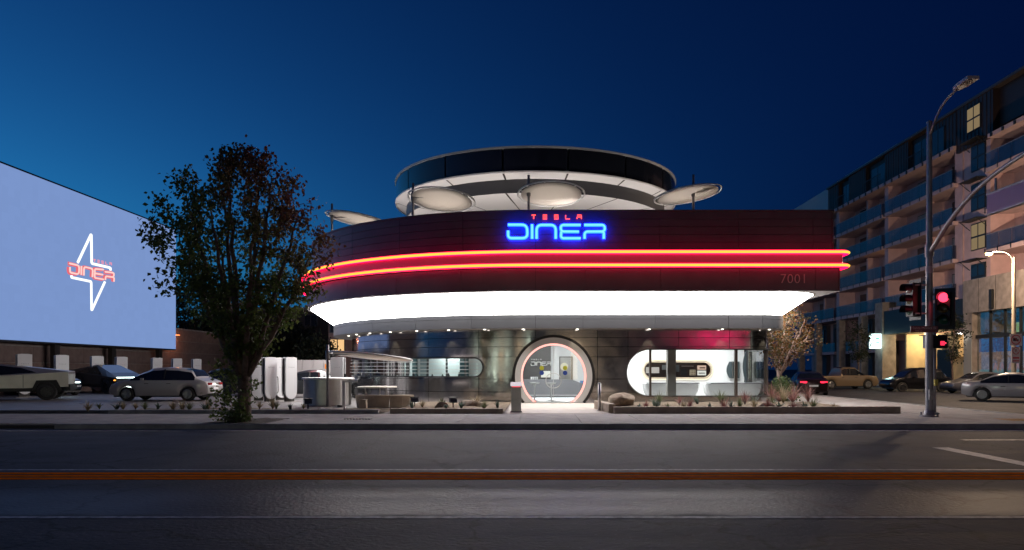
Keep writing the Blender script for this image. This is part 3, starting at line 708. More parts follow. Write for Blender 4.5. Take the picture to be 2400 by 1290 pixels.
pc = W(1322.5, 860, 37.2); MB().lathe([(0, 0), (.2, 0), (.2, .05)], 24).build('porthole', emis('porthole', (.85, .8, .6), .9), sd, loc=(pc.x, 37.24, pc.z)).rotation_euler = (PI/2, 0, 0)
# inner curved wall behind the slot window
MB().lathe([(7.6, 0.15), (7.6, 3.36)], 48, (CX, CY, 0), R_(170), R_(258)).build('inner_wall', mat('inner_wall', (0.84, 0.88, 0.88), 0.5), diner, True)
for k, a in enumerate((184, 194, 203, 212, 219, 241)):
    c0, s0 = math.cos(R_(a)), math.sin(R_(a))
    m_ = mat('int_panel%d' % (k % 3), ((.12, .2, .21), (.35, .4, .4), (.05, .09, .1))[k % 3], 0.2)
    MB().lathe([(7.72, 0.9), (7.72, 2.9), (7.62, 2.9), (7.62, .9)], 4, (CX, CY, 0), R_(a), R_(a+3.5)).build('kitchen_panel', m_, diner, 'auto')
# counter inside the slot window and the jars along it
cn = MB().lathe([(9.9, 1.16), (9.9, 1.2), (9.2, 1.2), (9.2, 1.16)], 40, (CX, CY, 0), R_(185), R_(256)).build('window_counter', M['steel_dull'], diner, 'auto')
# service counters
def counter(x0, x1, Y, label):
    r = empty('service_counter', ((x0+x1)/2, Y, 0.15), 0, label, 'counter', 'white service counters inside the corner window'); L = (x1-x0)/2
    mb = MB(); prof_ = [(0.62, 0.0), (0.8, 0.12), (0.93, 0.35), (0.985, 0.6), (1.0, 0.8)]
    rows = []
    for q, z in prof_:
        rows.append([(-L*q, -0.3*q, z), (-L*q*0.93, -0.42*q, z), (L*q*0.93, -0.42*q, z), (L*q, -0.3*q, z), (L*q, 0.4, z), (-L*q, 0.4, z)])
    for a, b in zip(rows[:-1], rows[1:]):
        for j in range(6): mb.quad(a[j], a[(j+1) % 6], b[(j+1) % 6], b[j])
    mb.poly(rows[-1]); mb.build('counter_body', M['white_gloss'], r, 'auto')
    MB().box(-L*0.84, L*0.98, -0.46, 0.44, 0.805, 0.85).build('worktop', mat('worktop', (.3, .3, .33), .3), r)
    return r
counter(GX(1508, 34.6), GX(1636, 34.6), 34.6, 'white boat-shaped counter behind the window, left of the two')
counter(GX(1650, 34.6), GX(1782, 34.6), 34.6, 'white boat-shaped counter behind the window, right of the two')
# lobby bar
lb = empty('lobby_bar', (0.6, 35.6, 0.15), 0, 'dark grey lobby bar counter seen through the round door', 'bar counter')
bar = MB(); n = 14
xs = [-2.2+(4.9)*k/n for k in range(n+1)]
top = [0.98 if x < 0.9 else 0.98-0.2*min(1, (x-0.9)/0.8)**2 for x in xs]
for k in range(n):
    for y in (-0.25, 0.25): bar.quad((xs[k], y, 0.1), (xs[k+1], y, 0.1), (xs[k+1], y, top[k+1]), (xs[k], y, top[k]))
    bar.quad((xs[k], -.25, top[k]), (xs[k+1], -.25, top[k+1]), (xs[k+1], .25, top[k+1]), (xs[k], .25, top[k]))
bar.build('bar_front', mat('bar_front', (.2, .2, .22), .4), lb, 'auto')
MB().box(-2.2, 2.7, -0.22, 0.2, 0.0, 0.1).build('toe_light', emis('toe', (.97, .98, 1), 1.8), lb)
MB().box(-2.2, 1.9, -0.275, -0.25, 0.20, 0.235).build('foot_rail', M['white'], lb)
bl_ = MB().box(-.16, .16, -.12, .12, 0, .12).build('napkin_box', mat('nap', (.12, .25, .5), .5), lb, loc=(1.75, 0, 0.8))
cup = MB().lathe([(0.0, 0), (.035, 0), (.045, .13), (0, .13)], 10).mesh('paper_cup', M['white'])
for k in range(4):
    c = tag(obj('paper_cup', cup, None, (GX(1245+k*4.6, 35.6), 35.62, 1.131)), '%s small white paper cup in the row on the lobby bar' % ('leftmost', 'second', 'third', 'rightmost')[k], 'cup', 'paper cups on the lobby bar')
def stool(px, label):
    r = empty('bar_stool', (GX(px, 33.7), 33.7, 0.15), 0, label, 'stool', 'white bar stools inside the round door')
    MB().lathe([(0, .78), (.2, .8), (.245, .84), (.24, .86), (.18, .82), (0, .8)], 20).build('seat', M['white_gloss'], r, 'auto')
    MB().lathe([(.0, .06), (.05, .06), (.035, .12), (.03, .6), (.045, .72), (.09, .79), (0, .79)], 16).build('stem', M['white_gloss'], r, 'auto')
    MB().lathe([(.23, 0), (.23, .015), (.1, .04), (.045, .07), (0, .07)], 20).build('base', M['white_gloss'], r, 'auto')
stool(1253, 'white tulip bar stool behind the round door, left one'); stool(1292, 'white tulip bar stool behind the middle of the round door')
jar = MB().lathe([(0, 0), (.06, 0), (.065, .02), (.06, .16), (.03, .2), (.03, .26), (0, .26)], 10).mesh('kitchen_jar', mat('jar', (.03, .04, .05), .3))
for k in range(8):
    a = R_(232+k*2.7); r0 = 9.55+0.2*(k % 2)
    o = obj('kitchen_jar', jar, None, (CX+r0*math.cos(a), CY+r0*math.sin(a), 1.2)); o.scale = (1, 1, random.Random(k).uniform(.6, 1.3))
    tag(o, '%s dark jar from the left along the long slot window' % ('first', 'second', 'third', 'fourth', 'fifth', 'sixth', 'seventh', 'last')[k], 'jar', 'jars inside the slot window')
# room lights: ceiling panels that give off light
for (x, y, sx, sy, pw) in ((5.2, 34.6, 2.4, .8, 150), (8.6, 34.6, 2.4, .8, 150), (0.7, 34.6, 1.6, .8, 175), (-4.2, 36.0, 1.4, .7, 210), (-7.6, 39.6, .7, 1.4, 210), (7, 37.4, 2, .5, 14)):
    MB().box(x-sx/2, x+sx/2, y-sy/2, y+sy/2, 3.335, 3.36).build('ceiling_panel', emis('ceil_panel', (1, 1, 1), 2.5), diner)
    lamp('ceiling_panel_lamp', 'AREA', (x, y, 3.32), pw, (1, 0.99, 0.97) if x > 0 else (.86, 1, .96), diner, rot=(0, 0, 0), sx=sx, sy=sy)

# ================================================================== PARASOLS
def parasol(foot, ctr, tilt, rz, R, label, toph, group='disc parasols on the roof deck', lit=None):
    r = empty('disc_parasol', foot, 0, label, 'parasol', group); f = Vector(foot); c = Vector(ctr)-f
    MB().tube([(0, 0, 0), (0, 0, toph)], 0.055, 10).build('pole', M['galv'], r, True)
    MB().lathe([(0.16, 0), (.16, .02), (.07, .03)], 16).build('base_plate', M['galv'], r, 'auto')
    e = (tilt[0], tilt[1], 0)
    d = MB().lathe([(0, .015), (R*.6, .05), (R*.91, .02), (R*.91, 0.0), (R*.6, .02), (0, -.02)], 48).build('canopy_disc', M['cream'], r, True, loc=c); d.rotation_euler = e
    rg = MB().tube([(R*math.cos(2*PI*k/64), R*math.sin(2*PI*k/64), 0.02) for k in range(64)], 0.035, 6, closed=True)
    for k in range(6):
        a = 2*PI*k/6+.3; rg.tube([(R*.9*math.cos(a), R*.9*math.sin(a), .02), (R*math.cos(a), R*math.sin(a), .02)], .02, 5)
    q = rg.build('hoop', M['white'], r, True, loc=c); q.rotation_euler = e
    MB().tube([(0, 0, c.z+.1), (c.x*.5, c.y*.5, c.z+.12), (c.x, c.y, c.z+.03)], .035, 6).build('arm', M['galv'], r, True)
    MB().lathe([(.08, -.1), (.09, -.06), (.09, .22), (.08, .25)], 12, (0, 0, c.z)).build('clamp', M['galv'], r, 'auto')
    if lit:
        u = Vector(lit)-f; MB().lathe([(0, .1), (.09, .1), (.11, 0)], 12, tuple(u)).build('uplight', M['dark_metal'], r, 'auto')
        s_ = u+Vector((0, 0, .14)); lamp('uplight_lamp', 'SPOT', s_, lit_p, (1, .88, .78), r, .05, aim(s_, c), 110, .7)
    return r
lit_p = 120
Yd = 32.7
def deckpar(pc, pp, ptop, tilt, label, Y=Yd, R=1.5):
    c = W(pc[0], pc[1], Y); p = W(pp, 480, Y-0.15); t = W(pp, ptop, Y-.15)
    parasol((p.x, Y-0.15, 7.1), c, tilt, 0, R, label, t.z-7.1, lit=(c.x, c.y, 7.1))
deckpar((1035, 470), 968, 430, (R_(-8), R_(4)), 'pale disc parasol on the roof, left of the neon sign')
deckpar((1292, 457), 1239, 411, (R_(-8), R_(0)), 'pale disc parasol on the roof right above the neon sign')
deckpar((1612, 458), 1625, 410, (R_(-2.5), R_(-8)), 'pale disc parasol at the right end of the roof')
deckpar((838, 516), 778, 478, (R_(-2), R_(9)), 'pale disc parasol at the far left of the roof beside the tree', Y=37.0, R=1.6)
c = W(870, 837, 28.6); p = W(768, 955, 28.6)
lit_p = 9
parasol((p.x, 28.6, .13), c, (R_(-3.5), R_(5)), 0, 1.6, 'pale disc parasol standing on the ground over the round table', GZ(808, 28.6)-.13, group='disc parasols', lit=(p.x+.5, 28.5, .13))
# ================================================================== VEHICLES
def lerp_table(tab, x):
    for (a, b) in zip(tab[:-1], tab[1:]):
        if x <= b[0]:
            t = (x-a[0])/(b[0]-a[0]) if b[0] > a[0] else 0; t = t*t*(3-2*t)*0.35+t*0.65
            return a[1]+(b[1]-a[1])*t
    return tab[-1][1]
def wheel_parts(root, x, y, r, w, side, rimm):
    wh = empty('wheel', (x, y, r)); wh.parent = root
    t = MB().lathe([(r*.66, -w/2), (r*.93, -w/2), (r, -w/2+.03), (r, w/2-.03), (r*.93, w/2), (r*.66, w/2)], 28).build('tyre', M['rubber'], wh, 'auto'); t.rotation_euler = (PI/2, 0, 0)
    m = MB().lathe([(r*.67, -.06), (r*.67, .08), (r*.6, .09), (r*.58, .03), (0, .03)], 24)
    for k in range(5):
        a = 2*PI*k/5; m.prism([(.05*math.cos(a+1.2), .05*math.sin(a+1.2), .03), (.05*math.cos(a-1.2), .05*math.sin(a-1.2), .03), (r*.62*math.cos(a-.16), r*.62*math.sin(a-.16), .04), (r*.62*math.cos(a+.16), r*.62*math.sin(a+.16), .04)], (0, 0, .05))
    q = m.build('rim', rimm, wh, 'auto'); q.rotation_euler = (PI/2 if side < 0 else -PI/2, 0, 0)
    q.location.y = side*(w/2-.07)
M['rim'] = mat('rim', (.35, .35, .36), .35, .9); M['rim_dark'] = mat('rim_dk', (.06, .06, .065), .35, .7)
M['car_glass'] = mat('car_glass', (.012, .014, .018), .05, coat=.6)
def car(name, label, loc, rz, paint, L=4.75, Wd=1.9, H=1.6, style='suv', head=False, tail=False, cat='car', group=None, rim='rim', bar=False):
    "local +x is the nose; length L along x, roof lofted from stations"
    r = empty(name, loc, rz, label, cat, group)
    hood = {'suv': .98, 'sedan': .9, 'van': 1.05, 'truck': 1.08}[style]; belt = {'suv': 1.0, 'sedan': .93, 'van': 1.05, 'truck': 1.12}[style]
    if style == 'suv': tops = [(0, .72), (.12, .95), (.55, 1.1), (.85, H-.14), (1.5, H-.03), (2.1, H), (2.7, H-.04), (3.05, H-.2), (3.85, hood+.04), (4.35, hood-.08), (4.65, .75), (4.75, .62)]; g0, g1, rf0, rf1 = .5, 3.8, 1.2, 2.75
    elif style == 'sedan': tops = [(0, .8), (.1, .98), (.75, 1.02), (1.5, H-.1), (2.0, H-.01), (2.5, H), (2.9, H-.1), (3.65, hood+.03), (4.3, hood-.1), (4.65, .7), (4.75, .58)]; g0, g1, rf0, rf1 = .8, 3.6, 1.6, 2.8
    else: tops = [(0, .95), (.05, 1.08), (1.75, 1.1), (1.85, H-.1), (2.1, H), (2.9, H), (3.05, H-.1), (3.6, hood+.06), (4.5, hood-.02), (4.7, .85), (4.75, .7)]; g0, g1, rf0, rf1 = 1.76, 3.55, 2.05, 2.95
    sx = L/4.75; wr = .34 if style != 'truck' else .38; wx = (.95*sx, 3.85*sx); n = 76
    st = [L*k/n for k in range(n+1)]; secs = []
    for x in st:
        u = x/sx; zt = lerp_table(tops, u); end = min(u, 4.75-u)
        hw = Wd/2*(1-.16*max(0, 1-end/.55)**2.2)
        zb = .26+.1*max(0, 1-end/.3)
        for w_ in wx:
            d = abs(x-w_)
            if d < wr+.06: zb = max(zb, wr+math.sqrt((wr+.06)**2-d*d)-.02)
        zs = min(belt-.06*max(0, (u-3.2)/1.5), zt-.02)
        ght = zt-zs; ht = hw*(.97-.24*min(1, ght/.5))
        secs.append([(hw*.93, zb), (hw*.985, zb+(zs-zb)*.25), (hw, zb+(zs-zb)*.62), (hw*.975, zs), (ht+(hw*.975-ht)*.12, zs+ght*.78), (ht*.86, zt-.012), (ht*.45, zt), (0, zt+.008)])
    body, gl, trim = MB(), MB(), MB()
    def vtx(i, j, s): y, z = secs[i][j]; return (st[i]-L/2, s*y, z)
    for i in range(n):
        u = (st[i]+st[i+1])/2/sx
        for s in (-1, 1):
            for j in range(7):
                q = [vtx(i, j, s), vtx(i+1, j, s), vtx(i+1, j+1, s), vtx(i, j+1, s)]
                tall = secs[i][5][1]-secs[i][3][1] > .1
                if j in (3, 4) and g0 < u < g1 and tall and j == 3: gl.quad(*q)
                elif j >= 5 and ((g0+.1 < u < rf0) or (rf1 < u < g1)) and tall: gl.quad(*q)
                else: body.quad(*q)
    for e in (0, n):
        body.poly([vtx(e, j, 1) for j in range(8)]+[vtx(e, j, -1) for j in reversed(range(7))])
    body.build('body', paint, r, True); gl.build('windows', M['car_glass'], r, 'auto')
    MB().box(-L/2+.25, L/2-.25, -Wd/2*.9, Wd/2*.9, .2, .45).build('underbody', M['black'], r)
    pil = MB()
    for s in (-1, 1):
        for u in ((2.05, 2.12) if style != 'truck' else (2.4, 2.47)),:
            pil.prism([((u[0])*sx-L/2, s*Wd/2*.95, belt-.01), (u[1]*sx-L/2, s*Wd/2*.95, belt-.01), (u[1]*sx-L/2, s*Wd/2*.79, H-.1), (u[0]*sx-L/2, s*Wd/2*.79, H-.1)], (0, s*.02, 0))
    pil.build('door_pillar', M['black'], r)
    for s in (-1, 1):
        for w_ in wx: wheel_parts(r, w_-L/2, s*(Wd/2-.12), wr, .23, s, M[rim])
        MB().box(3.0*sx-L/2, 3.0*sx-L/2+.13, s*(Wd/2+.02)-.09*(s < 0), s*(Wd/2+.02)+.09*(s > 0), belt-.02, belt+.11).build('mirror', paint, r)
        for u in (1.75, 2.8): MB().box(u*sx-L/2, u*sx-L/2+.2, s*(Wd/2-.012)-.012, s*(Wd/2-.012)+.012, belt-.17, belt-.145).build('door_handle', M['black'], r)
        hl = MB().prism([(L/2-.36, s*Wd*.44, .72), (L/2-.1, s*Wd*.36, .68), (L/2-.085, s*Wd*.36, .6), (L/2-.34, s*Wd*.455, .63)], (.05, s*.035, .012)).build('headlight', M['headlight'] if head else mat('lens', (.4, .42, .44), .1), r)
        MB().prism([(-L/2+.04, s*Wd*.2, .88), (-L/2+.06, s*Wd*.4, .88), (-L/2+.06, s*Wd*.4, .76), (-L/2+.04, s*Wd*.2, .78)], (-.05, s*.03, 0)).build('tail_light', M['taillight'] if tail else mat('tail_lens', (.25, .01, .012), .2), r)
    if bar: MB().box(L/2-.13, L/2-.075, -Wd*.39, Wd*.39, .755, .785).build('light_bar', M['headlight'], r)
    MB().box(-L/2-.012, -L/2+.02, -.26, .26, .55, .66).build('number_plate', M['white'], r)
    return r
def paint(name, c, rough=.28, metal=.3): return mat('paint_'+name, c, rough, metal, coat=.6)

def angular_truck(label, loc, rz, body_m, bar=True, amber=False):
    "wedge-sided steel pickup; +x is the nose"
    r = empty('angular_pickup', loc, rz, label, 'pickup truck', 'angular steel pickups at the charging bays'); L = 5.68; ox = -L/2
    hw, x = 1.0, lambda u: L/2-u
    roof = [(0.18, 1.06, .90), (2.55, 1.80, .68), (2.75, 1.79, .68), (5.6, 1.43, .9)]      # u from nose, z, half width
    sh = [(0.06, 1.0), (2.6, 1.19), (5.6, 1.405)]
    bt = [(0.25, .62), (2.6, .56), (5.5, .66)]
    def S_(tab, u):
        for a, b in zip(tab[:-1], tab[1:]):
            if u <= b[0]+1e-6: t = (u-a[0])/(b[0]-a[0]); return [p+(q-p)*t for p, q in zip(a, b)]
        return list(tab[-1])
    us = [0.18, 1.0, 1.6, 2.55, 2.75, 3.6, 4.6, 5.6]
    b = MB(); glm = MB()
    for s in (-1, 1):
        for u0, u1 in zip(us[:-1], us[1:]):
            a0, a1 = S_(roof, u0), S_(roof, u1); s0, s1 = S_(sh, u0), S_(sh, u1); b0, b1 = S_(bt, u0), S_(bt, u1)
            b.quad((x(u0), s*hw, b0[1]), (x(u1), s*hw, b1[1]), (x(u1), s*hw, s1[1]), (x(u0), s*hw, s0[1]))
            b.quad((x(u0), s*hw, s0[1]), (x(u1), s*hw, s1[1]), (x(u1), s*a1[2], a1[1]), (x(u0), s*a0[2], a0[1]))
    for u0, u1 in zip(us[:-1], us[1:]):
        a0, a1 = S_(roof, u0), S_(roof, u1)
        m_ = glm if .9 < (u0+u1)/2 < 3.4 else b
        m_.quad((x(u0), -a0[2], a0[1]), (x(u1), -a1[2], a1[1]), (x(u1), a1[2], a1[1]), (x(u0), a0[2], a0[1]))
    b.poly([(x(.18), -1, .62), (x(.06), -1, 1.0), (x(.06), 1, 1.0), (x(.18), 1, .62)]); b.poly([(x(.06), -1, 1.0), (x(.18), -.9, 1.06), (x(.18), .9, 1.06), (x(.06), 1, 1.0)])
    b.poly([(x(5.6), -1, .66), (x(5.6), -1, 1.405), (x(5.6), -.9, 1.43), (x(5.6), .9, 1.43), (x(5.6), 1, 1.405), (x(5.6), 1, .66)])
    b.build('body', body_m, r); glm.build('glass_roof', M['car_glass'], r)
    for s in (-1, 1):
        side = MB()
        pts = []
        for u, f in ((1.55, .12), (2.6, .88), (3.6, .78), (4.25, .2), (3.6, .12)):
            a = S_(roof, u); h = S_(sh, u); pts.append((x(u), s*(hw+(a[2]-hw)*f), h[1]+(a[1]-h[1])*f))
        side.prism(pts, (0, s*.012, .004)).build('side_window', M['car_glass'], r)
        for u in (1.1, 4.68):
            MB().prism([(x(u-.62), s*.98, .52), (x(u-.42), s*.98, .98), (x(u+.42), s*.98, 1.0), (x(u+.64), s*.98, .54), (x(u+.44), s*.98, .54), (x(u+.33), s*.98, .86), (x(u-.33), s*.98, .86), (x(u-.45), s*.98, .52)], (0, s*.075, 0)).build('wheel_arch', M['black'], r)
            MB().prism([(x(u-.45), s*.99, .52), (x(u-.33), s*.99, .86), (x(u+.33), s*.99, .86), (x(u+.44), s*.99, .54)], (0, s*.02, 0)).build('arch_liner', M['black'], r)
            wheel_parts(r, x(u), s*.93, .44, .27, s, M['rim_dark'])
        MB().box(x(4.1), x(1.6), s*.95-.06, s*.95+.06, .47, .6).build('sill', M['black'], r)
        MB().box(x(2.62), x(2.6), s*1.003-.003, s*1.003+.003, .62, 1.17).build('door_seam', M['black'], r)
        MB().box(x(3.72), x(3.7), s*1.003-.003, s*1.003+.003, .62, 1.24).build('door_seam', M['black'], r)
        if amber: MB().box(x(.3), x(.12), s*.99, s*1.02, .82, .88).build('marker_light', M['amber'], r)
    MB().box(x(5.35), x(.4), -.9, .9, .42, .64).build('underbody', M['black'], r)
    MB().box(x(.28), x(0), -.98, .98, .46, .78).build('front_bumper', M['black'], r); MB().box(x(5.68), x(5.5), -.98, .98, .48, .78).build('rear_bumper', M['black'], r)
    MB().box(x(.12), x(.035), -.96, .96, .99, 1.035).build('light_bar', M['headlight'] if bar else M['black'], r)
    MB().box(x(5.64), x(5.59), -.96, .96, 1.32, 1.36).build('tail_bar', mat('tail_lens2', (.12, .01, .012), .2), r)
    return r
LOT = 0.1
steel_a = mat('truck_steel', (.62, .58, .55), .36, .75, noise=.08, nscale=2)
angular_truck('bare steel wedge pickup nearest the left edge, tail towards the tree', (GX(172, 37.4)-2.55, 36.2, LOT), PI+R_(24), steel_a, bar=False)
angular_truck('dark wedge pickup parked at an angle with a glowing white light bar', (GX(250, 46)-.4, 46.6, LOT), R_(-29), mat('truck_dark', (.1, .105, .115), .3, .7), amber=True)
car('crossover_car', 'dark crossover with lit front light bar half hidden behind the steel pickup', (GX(118, 43)-.2, 43.0, LOT), R_(-32), paint('navy', (.015, .022, .035)), bar=True, group='cars on the charging forecourt')
car('crossover_car', 'pale grey crossover beside the big street tree, headlight on', (GX(392, 35.8), 35.8, LOT), PI, paint('pearl', (.5, .48, .47)), L=4.8, H=1.63, head=True, group='cars on the charging forecourt')
car('sedan_car', 'dark blue saloon behind the pale grey crossover', (GX(385, 47.5), 47.5, LOT), R_(170), paint('blue', (.012, .018, .035)), H=1.5, style='sedan', group='cars on the charging forecourt')
car('sedan_car', 'dark saloon with red tail lights behind the white charging posts', (GX(742, 40.0), 40.0, LOT), R_(12), paint('graphite', (.02, .022, .026)), H=1.5, style='sedan', tail=True, group='cars on the charging forecourt')
car('crossover_car', 'dark crossover hidden behind the tree trunk near the charging posts', (GX(565, 42.0), 42.0, LOT), R_(-12), paint('navy', (.015, .022, .035)), tail=True, head=True, group='cars on the charging forecourt')
G2 = 'cars on the side street'
car('crossover_car', 'black sport utility car in front of the lit passage across the side street', (GX(2146, 53), 53, 0), PI, paint('black', (.008, .008, .01)), L=4.6, H=1.76, Wd=1.95, group=G2, rim='rim_dark')
car('sedan_car', 'grey saloon parked before the shop window, behind the silver saloon', (GX(2300, 49), 49, 0), PI, paint('grey', (.12, .12, .14)), H=1.46, style='sedan', group=G2)
car('sedan_car', 'silver saloon with a lit headlamp at the right edge', (GX(2382, 37.0), 37.0, 0), R_(-36), paint('silver', (.36, .35, .37)), H=1.46, style='sedan', head=True, group=G2)
car('pickup_truck', 'tan pickup truck crossing beyond the small autumn tree', (GX(1975, 60), 60, 0), R_(10), paint('tan', (.3, .22, .14)), L=5.4, H=1.8, Wd=1.98, style='truck', cat='pickup truck', group=G2)
car('sedan_car', 'dark saloon seen from behind with red lights, right of the small tree', (GX(1893, 47), 47, 0), R_(78), paint('maroon', (.03, .012, .012)), H=1.48, style='sedan', tail=True, group=G2)

# ================================================================== CHARGING POSTS
def charger_proto():
    r = empty('charging_post')
    w, h = .30, 1.95; z0 = .12
    out = [(-w, z0+h), (-w, z0+w*1.2)]+[(-w*math.cos(PI*k/10), z0+w*1.2-w*1.15*math.sin(PI*k/10)) for k in range(1, 10)]+[(w, z0+w*1.2), (w, z0+h)]
    out = out+[(w*.5, z0+h+.03), (-w*.5, z0+h+.03)]
    MB().prism([(a, -.1, b) for a, b in out], (0, .09, 0)).build('shell', M['white_gloss'], r, 'auto')
    MB().box(-w*.86, w*.86, 0.0, .17, z0+.25, z0+h-.02).build('cabinet', M['black'], r)
    MB().prism([(a, .18, b) for a, b in out], (0, .05, 0)).build('back_shell', M['white_gloss'], r, 'auto')
    MB().box(-w*.7, w*.7, -.02, .16, 0, z0+.25).build('foot', M['dark_metal'], r)
    MB().box(-.42, .42, -.28, .38, -.02, .02).build('plinth', M['concrete'], r)
    hl = MB().tube(fillet([(w*.9, .1, 1.15), (w+.16, .1, 1.2), (w+.18, .1, .4), (w*.8, .1, .35)], .15), .022, 6).build('cable', M['rubber'], r, True)
    MB().box(w*.86, w*.86+.1, .05, .14, 1.1, 1.32).build('plug', M['black'], r)
    tx = text_mesh('wordmark', 'T E S L A', .075, mat('charger_text', (.35, .35, .36), .4), .002, 1.1); obj('wordmark', tx, r, (0, -.103, 1.62), (PI/2, 0, 0))
    return r
cp = charger_proto(); first = [cp]
GC = 'white charging posts'
def charger(loc, rz, label, sc_=1.0):
    o = first.pop() if first else copy_tree(cp); o.location = loc; o.rotation_euler = (0, 0, rz); o.scale = (sc_,)*3; o['label'] = label; o['category'] = 'charging post'; o['group'] = GC
for k, (px, rz, Y, l) in enumerate(((606, 18, 35.0, 'widest white charging post, nearest the tree trunk'), (633, 50, 34.0, 'second white charging post from the tree trunk, seen edge-on with black side'),
        (659, 45, 35.6, 'third white charging post from the tree trunk, slightly shorter looking'), (680, 52, 34.0, 'fourth white charging post, just left of the curved steel counter'))):
    charger((GX(px, Y), Y, LOT), R_(rz), l)
charger((GX(791, 33.6), 33.6, LOT), R_(-8), 'white charging post behind the curved steel counter and parasol pole')
wl_l = ['white charging post under the screen, leftmost, above the steel pickup', 'white charging post under the screen above the angled dark pickup tail', 'white charging post under the screen behind the dark pickup windscreen', 'white charging post under the screen right of the dark pickup roof', 'white charging post below the right corner of the screen', 'white charging post just right of the screen edge', 'white charging post by the brown wall, farthest back, left of the tree']
for px, l in zip((57, 145, 228, 285, 368, 415, 461), wl_l):
    Y = 28.0*F/(HX-px); charger((-28.0, Y, LOT), R_(50), l, 1.13)
# ================================================================== SCREEN
SX = -30.0; SY0, SY1 = 38.0, 60.5; SZ0, SZ1 = 3.3, 13.2
scr = empty('outdoor_screen', (SX, (SY0+SY1)/2, 0), 0, 'huge pale blue outdoor cinema screen showing a neon bolt emblem', 'screen'); so = scr.location.copy()
h = (SY1-SY0)/2
MB().box(-.7, -.05, -h-.15, h+.1, SZ0-.1, SZ1+.12).build('cabinet', M['black'], scr)
MB().quad((0, -h, SZ0), (0, h, SZ0), (0, h, SZ1), (0, -h, SZ1)).build('picture', None, scr)
pm = bpy.data.materials.new('screen_picture'); pm.use_nodes = True; nt = pm.node_tree
for n in list(nt.nodes): nt.nodes.remove(n)
o_ = nt.nodes.new('ShaderNodeOutputMaterial'); e_ = nt.nodes.new('ShaderNodeEmission'); tc = nt.nodes.new('ShaderNodeTexCoord'); nz = nt.nodes.new('ShaderNodeTexNoise'); nz.inputs['Scale'].default_value = .9; nz.inputs['Detail'].default_value = 3
bk = nt.nodes.new('ShaderNodeTexWhiteNoise'); bk.noise_dimensions = '3D'; sn = nt.nodes.new('ShaderNodeVectorMath'); sn.operation = 'SNAP'; sn.inputs[1].default_value = (.5, .5, .5)
nt.links.new(tc.outputs['Object'], sn.inputs[0]); nt.links.new(sn.outputs[0], bk.inputs[0])
mr = nt.nodes.new('ShaderNodeMapRange'); mr.inputs[3].default_value = .985; mr.inputs[4].default_value = 1.015; nt.links.new(bk.outputs[0], mr.inputs[0])
e_.inputs[0].default_value = (.195, .3, .59, 1); nt.links.new(mr.outputs[0], e_.inputs[1]); nt.links.new(tc.outputs['Object'], nz.inputs['Vector']); nt.links.new(e_.outputs[0], o_.inputs[0])
[c for c in scr.children if c.name.startswith('picture')][0].data.materials.append(pm)
def SP(px, py, dx=.02):   # photo pixel -> point on the screen plane
    Y = -SX*F/(HX-px); return Vector((dx, Y-so.y, GZ(py, Y)))
bolt_w = emis('bolt_white', (.95, 1, 1), 1.3)
Z8 = lambda u, v: (130+u/5.865, 530+v/5.865)
for st in ([(298,505),(485,110),(490,515),(750,575),(748,612)], [(212,678),(215,708),(485,765),(490,1165),(672,770)]):
    MB().tube(fillet([SP(*Z8(*q)) for q in st], .12, 4), .09, 6).build('bolt_stroke', bolt_w, scr, True)
pk = emis('logo_pink', (1.0, .62, .58), 1.05); ph = emis('logo_halo', (.85, .16, .2), .95)
LG = {'letter_d': [[(168,515),(300,545),(295,665),(170,640),(172,565)]], 'letter_i': [[(332,552),(330,672)]], 'letter_n': [[(365,680),(367,560),(490,590),(482,702)]],
      'letter_e': [[(635,600),(515,590),(512,650),(625,670)], [(515,650),(512,712),(635,735)]], 'letter_r': [[(660,630),(780,645),(775,705),(665,690),(660,742)], [(765,705),(782,715),(778,765)]]}
for nm, sts in LG.items():
    a, b = MB(), MB()
    for st in sts:
        a.tube(fillet([SP(*Z8(*q), .12) for q in st], .2, 4), .06, 6); b.tube(fillet([SP(*Z8(*q), .0) for q in st], .2, 4), .125, 6)
    L_ = a.build(nm, pk, scr, True); b.build('glow_edge', ph, L_, True)
tl = emis('logo_red', (.9, .35, .5), .9)
for k, nm in enumerate(('letter_t', 'letter_e', 'letter_s', 'letter_l', 'letter_a')):
    mb = MB()
    for st in SMALL[nm]: mb.tube([SP(*Z8(520+k*55+26*a, 458+k*11+34*b+6*a)) for a, b in st], .035, 4)
    mb.build(nm, tl, scr)
for y in (-9, -3.2, 3.0, 9.5): MB().box(-.65, -.35, y-.25, y+.25, 0, SZ0).build('support', M['dark_metal'], scr)
# wall below and beyond the screen
bw = empty('boundary_wall', (SX-1.2, 50, 0), 0, 'long brown block wall under and beyond the outdoor screen', 'wall')
MB().box(-.2, .0, -25, 30, -.05, 5.2).build('wall_core', M['concrete_dark'], bw)
wm_ = [mat('wall_block%d' % k, c, .85, noise=.15, nscale=3, bump=.3, bscale=60) for k, c in enumerate(((.2, .145, .13), (.225, .16, .14), (.18, .13, .12)))]
wb = [MB().box(0, .06, .006, 2.494, .006, .994).mesh('wall_panel', m_) for m_ in wm_]
for i in range(22):
    for j in range(5): obj('wall_panel', wb[(i*3+j*7) % 3], bw, (0, -25+i*2.5, j*1.02))
for y, x in ((22.5, 0), (-11, 0)):
    MB().box(.06, .3, y, y+.5, 0, 4.6).build('pier', wm_[2], bw)
wlp = W(417, 785, 62.0)
wlm = empty('wall_lamp', (SX-.9, 62.0, wlp.z), 0, 'orange glowing wall lamp at the screen corner', 'lamp')
MB().box(-.24, .05, -.12, .12, 0, .12).build('housing', M['dark_metal'], wlm); MB().box(-.05, .35, -.3, .3, -.05, 0).build('diffuser', emis('wall_lamp_e', (1, .22, .06), 4.0), wlm)
lamp('wall_lamp_light', 'POINT', (.5, 0, -.3), 60, (1, .35, .15), wlm, .1)

